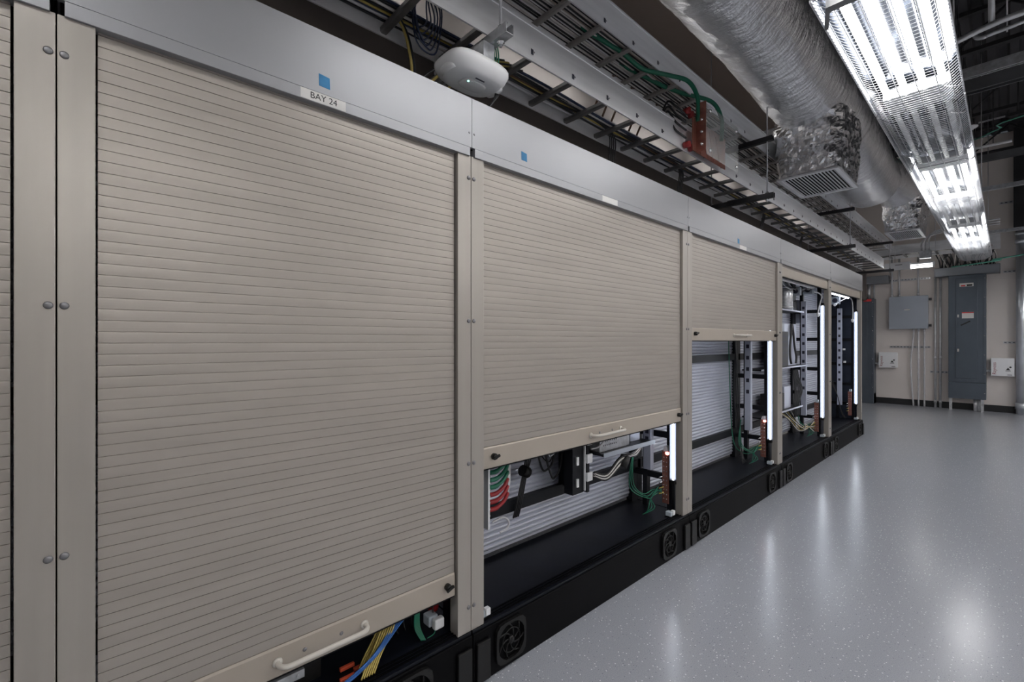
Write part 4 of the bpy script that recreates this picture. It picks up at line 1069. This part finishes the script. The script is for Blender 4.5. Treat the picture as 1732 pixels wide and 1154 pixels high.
# feet and conduits under the panel
for x in (xa + .03, xb - .05): boxo('foot_strut', 'strut', x - .02, x + .02, YP + .01, YP + .05, .0, zb_ - .0005, p)
for x in (xa + .42, xb - .14):
    mb = MB(); mb.tube([(x, YP + .1, 0), (x, YP + .1, zb_)], .03, 14); mb.build('conduit_stub', 'conduit', p)
panelboard(1440, 1478, 506, 664, 700, YP, 'dark grey electrical panel partly hidden by the end of the cabinet row', x0=on_y(1478, 577, YP).x - .75)
lp = [o for o in bpy.data.objects if o.name.startswith('electrical_panel')][-1]
q0 = on_y(1464, 508, YP); boxo('red_label', 'red_bright', q0.x - .03, q0.x + .10, YP - .012, YP - .0105, q0.z - .03, q0.z + .02, lp)

# grey equipment box
YG = YW - .16
g = thing('junction_cabinet', on_y(1537, 556, YG), 'square light grey enclosure mounted on the wall with conduits above and below', 'enclosure')
a, b = on_y(1504, 577, YG), on_y(1569, 577, YG); zt, zl = on_y(1537, 501.5, YG).z, on_y(1537, 556, YG).z
boxo('box', 'panel_light', a.x, b.x, YG + .02, WB, zl, zt, g, .004); boxo('cover', 'panel_light', a.x - .006, b.x + .006, YG, YG + .0195, zl - .006, zt + .006, g, .004)
q0 = on_y(1534, 524, YG); mb = MB(); mb.lathe((q0.x, YG, q0.z), [(.05, 0), (.045, -.003), (.0005, -.004)], 'y', 24)
for v in mb.bm.verts: v.co.z = q0.z + (v.co.z - q0.z) * .28
mb.build('badge', 'paper', g)
for zz in (zt - .07, zl + .06): boxo('mounting_tab', 'strut_dark', b.x + .0065, b.x + .05, YW - .06, YW - .03, zz - .025, zz + .025, g)

def pipe_thing(name, pts, r, label, group=None, m='conduit', coup=()):
    t = thing(name, Vector(pts[-1]), label, 'conduit', group)
    mb = MB(); mb.tube(smooth_path(pts, 6) if len(pts) > 2 else pts, r, 12); mb.build('pipe', m, t)
    for c in coup:
        c = Vector(c); mb = MB(); mb.tube([c - Vector((0, 0, .03)), c + Vector((0, 0, .03))], r * 1.25, 12); mb.build('coupling', m, t)
    return t
YC = YW - .045
for i, (u, nm_) in enumerate(((1545, 'leftmost'), (1553.5, 'middle'), (1563.5, 'rightmost'))):
    x = on_y(u, 577, YC).x; pts = [(x, YC, zl - .0065), (x, YC, zl - .15), (x - (.04 if i == 0 else 0), YC, 1.02 - .1), (x - (.03 if i == 0 else 0), YC, .5), (x, YC, 0)]
    pipe_thing('wall_conduit', pts, .0145, nm_ + ' of the three thin conduits running from the grey enclosure to the floor', 'three conduits under the grey enclosure', coup=[(pts[0][0], YC, zl - .03)])
for i, (u, nm_) in enumerate(((1508.5, 'leftmost'), (1521, 'middle'), (1553, 'rightmost'))):
    x = on_y(u, 577, YC).x
    pipe_thing('wall_conduit', [(x, YC, 3.05), (x, YC, zt + .0065)], .017, nm_ + ' of the three short conduits rising from the top of the grey enclosure', 'three conduits above the grey enclosure', coup=[(x, YC, zt + .04)])
for i, (u, nm_) in enumerate(((1582, 'left'), (1590.5, 'right'))):
    x = on_y(u, 577, YC).x
    pipe_thing('wall_conduit', [(x, YC, on_y(1590, 468, YC).z), (x, YC, 0)], .019, nm_ + ' one of two tall conduits just left of the big dark panel', 'two tall conduits by the big panel', coup=[(x, YC, .12), (x, YC, 1.0)])
for i, (u, nm_) in enumerate(((1470, 'wide left'), (1478.5, 'thin right'))):
    x = on_y(u, 577, YC).x
    pipe_thing('wall_conduit', [(x, YC, on_y(1475, 480, YC).z), (x, YC, on_y(1475, 505, YP).z)], (.03, .018)[i], nm_ + ' conduit above the half hidden dark panel')
def wall_strut(u0, u1, v, label, Yf=YW - .029):
    a, b = on_y(u0, v, Yf), on_y(u1, v, Yf); z = (a.z + b.z) / 2
    s_ = thing('wall_strut', ((a.x + b.x) / 2, Yf, z - .021), label, 'strut')
    boxo('channel', 'strut', a.x, b.x, Yf, WB, z - .02, z + .02, s_)
    n = max(2, int((b.x - a.x) / .05)); mb = MB()
    for k in range(n):
        x = a.x + (b.x - a.x) * (k + .5) / n; mb.box(x - .014, x + .014, Yf - .0015, Yf - .0002, z - .007, z + .007)
    mb.build('slots', 'socket', s_)
    return s_
for a in ((1505, 1574, 587, 'slotted wall strut crossing the three thin conduits under the grey enclosure'),
          (1573, 1604, 629.5, 'slotted wall strut behind the two tall conduits left of the big panel'),
          (1503, 1573, 473, 'slotted wall strut above the grey enclosure'),
          (1697, 1726, 579.5, 'slotted wall strut touching the big pipe at waist height'),
          (1697, 1726, 459, 'slotted wall strut touching the big pipe high up'),
          (1690, 1722, 342, 'slotted wall strut high on the back wall left of the dark column')):
    wall_strut(*a)

def surge_box(u0, u1, v0, v1, label, stub):
    Yf = YW - .13; a, b = on_y(u0, 577, Yf), on_y(u1, 577, Yf); um = (u0 + u1) / 2; zt, zl = on_y(um, v0, Yf).z, on_y(um, v1, Yf).z
    s_ = thing('surge_box', ((a.x + b.x) / 2, Yf, zl), label, 'enclosure')
    boxo('box', 'white_paint', a.x + .006, b.x - .006, Yf + .02, WB, zl + .006, zt - .006, s_, .004)
    cv = boxo('cover', 'white_paint', a.x, b.x, Yf, Yf + .0195, zl, zt, s_, .005)
    wd, ht = b.x - a.x, zt - zl
    text_mesh('lettering', 'Rayvoss', ht * .21, 'red_ink', (a.x + wd * .15, Yf - .0008, zl + ht * .42), cv, 'y', .0004, rot=PI / 2)
    mb = MB(); mb.lathe((a.x + wd * .83, Yf - .0004, zl + ht * .5), [(wd * .05, 0), (wd * .05, -.001), (.0005, -.001)], 'y', 16)
    mb.prism([(a.x + wd * .64, zl + ht * .34), (a.x + wd * .82, zl + ht * .34), (a.x + wd * .73, zl + ht * .48)], 'y', Yf - .0012, Yf - .0002)
    mb.build('logo', 'ink', cv)
    boxo('logo_bar', 'ink', a.x + wd * .62, a.x + wd * .84, Yf - .0012, Yf - .0002, zl + ht * .28, zl + ht * .31, cv)
    boxo('small_print', 'ink', a.x + wd * .70, a.x + wd * .90, Yf - .0012, Yf - .0002, zl + ht * .06, zl + ht * .09, cv)
    mb = MB(); mb.tube([(a.x - stub, Yf + .06, zl + ht * .26), (a.x + .006, Yf + .06, zl + ht * .26)], .02, 10); mb.tube([(a.x - .03, Yf + .06, zl + ht * .26), (a.x, Yf + .06, zl + ht * .26)], .028, 8)
    mb.build('nipple', 'conduit', s_)
surge_box(1486, 1517.5, 596, 622, 'white wall box lettered Rayvoss beside the half hidden dark panel', .10)
surge_box(1676, 1716, 606, 636.5, 'white wall box lettered Rayvoss between the big panel and the big pipe', .13)

# wire trough above the big panel and its wires
YT = YW - .24
a, b = on_y(1580, 577, YT), on_y(1692, 577, YT); zt_, zl_ = on_y(1636, 450, YT).z, on_y(1636, 464.5, YT).z
tr = thing('wire_trough', ((a.x + b.x) / 2, YT, zl_), 'long grey wire trough on the wall above the big dark panel', 'wire trough')
boxo('duct_body', 'trough', a.x, b.x, YT, WB, zl_, zt_, tr, .003); boxo('cover', 'trough', a.x + .01, b.x - .01, YT - .004, YT - .0003, zl_ + .012, zt_ - .012, tr, .002)
a2, b2 = on_y(1440, 577, YT), on_y(1502, 577, YT)
t2 = thing('wire_trough', ((a2.x + b2.x) / 2, YT, zl_ + .04), 'dark wire trough on the wall above the half hidden dark panel', 'wire trough')
zq = on_y(1480, 480, YT).z; boxo('duct_body', 'trough', a2.x, b2.x, YT, WB, zq, zq + .16, t2, .003); boxo('cover', 'trough', a2.x + .01, b2.x - .01, YT - .004, YT - .0003, zq + .012, zq + .148, t2, .002)
for k in range(46):
    x = a.x + .06 + (b.x - a.x - .12) * k / 45 + rng(-.012, .012)
    pts = [(x, YT + .1 + rng(-.05, .05), zt_), (x + rng(-.05, .05), YT + .08, zt_ + .15), (x + rng(-.08, .08), YT - .0, zt_ + .33), (x + rng(-.05, .1), YT - .2, zt_ + .40)]
    cable('feeder_cable', pts, .010, 'c_black' if k % 4 else 'c_grey', 'feeder cable rising from the wall trough to the cross tray', 'feeder cables above the wall trough')

# cross tray along the back wall
ct = thing('cross_ladder_tray', (-1.3, 11.7, Z2 - .06), 'aluminium ladder tray crossing along the back wall behind the lights', 'cable tray')
zc_ = Z2 - .06; xE = on_y(1692, 420, 11.55).x
for yy in (11.52, 12.12): boxo('side_rail', 'alu', -2.9, xE, yy, yy + .006, zc_, zc_ + .18, ct)
k = -2.75
while k < xE: boxo('rung', 'rung_dark', k - .015, k + .015, 11.526, 12.12, zc_ + .008, zc_ + .03, ct); k += .23
for k in range(10):
    cable('cross_cable', droop((-2.8, 11.65 + .035 * k, zc_ + .045), (xE - .1, 11.66 + .035 * k, zc_ + .045), 0, 8, .012), .007, 'c_black' if k % 2 else 'c_grey', 'cable lying in the cross ladder tray along the back wall', 'cables in the cross tray')
# white strip light in front of the cross tray
YS = 11.3
a, b, c2 = on_y(1496, 452, YS), on_y(1540, 452, YS), on_y(1577, 452, YS)
sl = thing('wall_strip_light', ((a.x + c2.x) / 2, YS, a.z - .08), 'white box and short lit tube under the cross tray near the back wall', 'ceiling light')
boxo('driver_box', 'white_paint', a.x, b.x, YS, YS + .10, a.z - .075, a.z + .065, sl, .006)
boxo('slot', 'socket', a.x + .16, b.x - .12, YS - .0015, YS - .0002, a.z + .012, a.z + .022, sl)
mb = MB(); mb.tube([(b.x, YS + .05, a.z - .045), (c2.x, YS + .05, a.z - .045)], .022, 12); mb.build('tube', 'tube_on', sl)
boxo('housing', 'white_paint', b.x, c2.x + .03, YS + .02, YS + .09, a.z + .0, a.z + .03, sl)
boxo('end_socket', 'white_paint', c2.x, c2.x + .03, YS + .02, YS + .08, a.z - .075, a.z - .0005, sl)
for x in (a.x + .15, c2.x - .05):
    mb = MB(); mb.tube([(x, YS + .05, a.z + .03), (x, YS + .05, ZC)], .004, 6); mb.build('hanger_rod', 'wire_thin', sl)
# junction box with bending conduits near the end of the duct
q0 = on_y(1565, 435, 11.0)
jb = thing('conduit_box', q0, 'square steel junction box where small conduits bend, left of the far lights', 'junction box')
boxo('box', 'steel', q0.x - .08, q0.x + .08, 10.98, 11.06, q0.z - .02, q0.z + .12, jb, .004)
for k in range(3):
    x = q0.x - .05 + k * .05
    mb = MB(); mb.tube(smooth_path([(x, 11.02, q0.z + .12), (x, 11.02, q0.z + .26 + .03 * k), (x + .08, 11.02, q0.z + .36 + .04 * k), (x + .35, 11.02, q0.z + .42 + .04 * k), (XC + .3, 11.02, q0.z + .43 + .04 * k)], 6), .013, 8); mb.build('conduit', 'conduit', jb)
mb = MB(); mb.tube([(q0.x + .13, 11.02, q0.z + .05), (q0.x + .13, 11.02, ZC)], .006, 6); mb.tube([(q0.x + .08, 11.02, q0.z + .05), (q0.x + .14, 11.02, q0.z + .05)], .006, 6); mb.build('hanger_rod', 'wire_thin', jb)

# big pipe at the right edge
x = on_y(1728, 577, YW - .10).x
pp = thing('standing_pipe', (x, YW - .10, 0), 'big shiny vertical pipe at the right edge of the picture', 'pipe')
mb = MB(); mb.tube([(x, YW - .10, 0), (x, YW - .10, 3.35)], .072, 24); mb.build('pipe', 'pipe', pp)
for z0_, h_ in ((.09, .12), (3.1, .08), (3.25, .05)):
    mb = MB(); mb.tube([(x, YW - .10, z0_), (x, YW - .10, z0_ + h_)], .083, 24); mb.build('coupling', 'pipe', pp)
boxo('wall_column', 'joist_dark', x - .10, x + .03, YW - .19, WB, 3.36, ZC, None); tag(bpy.data.objects['wall_column'], 'dark steel column rising above the big pipe at the right edge', 'column')

# ------------------------------------------------------------------ ceiling structure
def beam(a, b, m, label, w=.04, h=.06, name='ceiling_strut', cat='strut', lips=True):
    t = thing(name, ((a[0] + b[0]) / 2, a[1], a[2]), label, cat)
    y, z = a[1], a[2]
    mb = MB()
    if lips:
        mb.box(a[0], b[0], y - w / 2, y - w / 2 + .004, z, z + h); mb.box(a[0], b[0], y + w / 2 - .004, y + w / 2, z, z + h)
        mb.box(a[0], b[0], y - w / 2 + .004, y + w / 2 - .004, z + h - .004, z + h); mb.box(a[0], b[0], y - w / 2 + .004, y - w / 2 + .014, z, z + .004); mb.box(a[0], b[0], y + w / 2 - .014, y + w / 2 - .004, z, z + .004)
    else: mb.box(a[0], b[0], y - w / 2, y + w / 2, z, z + h)
    mb.build('channel', m, t)
    for x in (a[0] + .5, b[0] - .4):
        mb = MB(); mb.tube([(x, y, z + h), (x, y, ZC)], .006, 6); mb.build('threaded_rod', 'wire_thin', t)
    return t
def yz(u, v, zr): p_ = on_z(u, v, zr); return p_.y, p_.z
for u, v, zr, m, lb, w_, h_ in ((1611, 141, 2.4, 'strut', 'nearest shiny ceiling strut crossing right of the lights', .05, .09),
                          (1616, 165, 2.55, 'joist', 'wide grey ceiling strut just behind the nearest shiny one', .10, .12),
                          (1644, 278, 2.75, 'joist', 'grey ceiling strut at the top of the visible back wall', .08, .10),
                          (1644, 327, 1.9, 'steel', 'bright strut crossing behind the second lit fixture', .05, .05),
                          (1652, 398, 1.85, 'steel', 'bright strut crossing near the back wall', .05, .05)):
    y_, z_ = yz(u, v, zr); beam((-2.3 if zr > 2 else -.72, y_, z_), (5.9, y_, z_), m, lb, w_, h_)
# conduits right of the lights
a = on_z(1608, 73, 2.4); y_, z_ = a.y, a.z
t = thing('ceiling_conduit', (1, y_, z_), 'thick bright conduit crossing at the top right', 'conduit')
mb = MB(); mb.tube(smooth_path([(-.72, y_, ZC), (-.72, y_, z_ + .3), (-.70, y_, z_ + .04), (-.60, y_, z_ - .04), (-.35, y_, z_ - .02), (-.1, y_, z_ + .03), (.2, y_, z_ + .045), (1.5, y_, z_ + .05), (5.9, y_, z_ + .05)], 6), .022, 12); mb.build('pipe', 'conduit', t)
mb = MB(); mb.tube([(-.29, y_, z_ - .04), (-.29, y_, ZC)], .006, 6); mb.build('threaded_rod', 'wire_thin', t)
boxo('strap', 'chrome', -.31, -.27, y_ - .03, y_ + .03, z_ - .045, z_ + .03, t)
for x in (-.08,):
    mb = MB(); mb.tube([(x, y_ + .01, z_ + .05), (x, y_ + .01, ZC)], .02, 10); mb.build('drop_pipe', 'conduit', t)
a = on_z(1655, 64, 2.5); 
t = thing('ceiling_conduit', (1, a.y, a.z), 'thinner conduit with a rounded end behind the thick one, top right', 'conduit')
mb = MB(); mb.tube(smooth_path([(a.x - .02, a.y, a.z + .05), (a.x - .015, a.y, a.z + .01), (a.x + .03, a.y, a.z - .01), (a.x + .15, a.y, a.z), (a.x + 1, a.y, a.z + .02), (5.9, a.y, a.z + .02)], 6), .016, 10); mb.build('pipe', 'conduit', t)
mb = MB(); mb.tube([(a.x + .16, a.y, a.z - .03), (a.x + .16, a.y, ZC)], .006, 6); mb.build('threaded_rod', 'wire_thin', t)
# smoke detector, thin rails, small lamp
a = on_z(1642, 216, 3.0)
t = thing('smoke_detector', a, 'round pale smoke detector under the dark ceiling at the right', 'detector')
mb = MB(); mb.lathe(a, [(.02, -.035), (.03, -.03), (.035, -.012), (.06, -.01), (.075, 0), (.075, .015), (.0005, .016)], 'z', 24); mb.build('head', 'white_paint', t)
mb = MB(); mb.tube([a + Vector((0, 0, .01)), (a.x, a.y, ZC)], .006, 6); mb.build('stem', 'joist', t)
a = on_z(1655, 209, 3.1); b = on_z(1703, 199, 3.1)
t = thing('thin_ceiling_rail', (a.x, a.y, a.z), 'thin bright broken rail beside the smoke detector', 'rail')
mb = MB(); L_ = .65; mb.box(a.x, a.x + .26, a.y - .008, a.y + .008, a.z, a.z + .02); mb.build('rail', 'steel', t); mb = MB(); mb.box(a.x + .48, a.x + .75, a.y - .008, a.y + .008, a.z, a.z + .02); mb.build('rail', 'steel', t)
mb = MB(); mb.box(a.x + .26, a.x + .48, a.y - .02, a.y + .02, a.z - .01, a.z + .03); mb.tube([(a.x + .38, a.y, a.z + .03), (a.x + .38, a.y, ZC)], .012, 6); mb.build('joiner', 'joist_dark', t)
a = on_z(1650, 258, 2.75)
t = thing('small_lamp', a, 'small narrow white lamp under the dark ceiling at the right', 'light')
mb = MB(); mb.tube([(a.x, a.y - .2, a.z), (a.x + .36, a.y - .2, a.z)], .02, 10); mb.build('housing', 'white_paint', t)
mb = MB(); mb.tube([(a.x + .18, a.y - .2, a.z + .015), (a.x + .18, a.y - .2, ZC)], .006, 6); mb.build('stem', 'joist_dark', t)
# long green wires
a = on_z(1632, 241, 2.6)
cable('green_wire', [(-1.5, a.y + .2, a.z + .02), (a.x, a.y, a.z), (a.x + .3, a.y - .25, a.z - .01), (a.x + .9, a.y - .6, a.z + .0), (5.8, a.y - 1.0, a.z + .1)], .007, 'c_mint', 'pale green wire sagging under the dark ceiling beside the smoke detector')
a = on_y(1692, 437, 11.3)
cable('green_wire', [(XC - .3, 11.3, a.z - .08), (XC + .3, 11.3, a.z - .03), (a.x, 11.3, a.z), (1.5, 11.3, a.z + .1), (5.9, 11.3, a.z + .12)], .012, 'c_mint', 'pale green wire running right from the farthest light near the back wall')
# roof joists with webs, crossing the room
for j, y_ in enumerate((-1.2, 1.0, 3.2, 5.4, 7.6, 9.8, 11.9)):
    t = thing('roof_joist', (1.5, y_, ZC - .5), 'dark open web steel joist under the roof deck', 'joist', 'open web roof joists')
    for z_ in (ZC - .5, ZC - .05): boxo('chord', 'joist_dark', XL + .002, XR - .002, y_ - .04, y_ + .04, z_, z_ + .045, t)
    mb = MB(); n = 18
    P = [(XL + .1 + (XR - XL - .2) * k / n, y_, ZC - .47 if k % 2 else ZC - .04) for k in range(n + 1)]
    for A_, B_ in zip(P, P[1:]): mb.tube([A_, B_], .014, 6)
    mb.build('web', 'joist_dark', t)
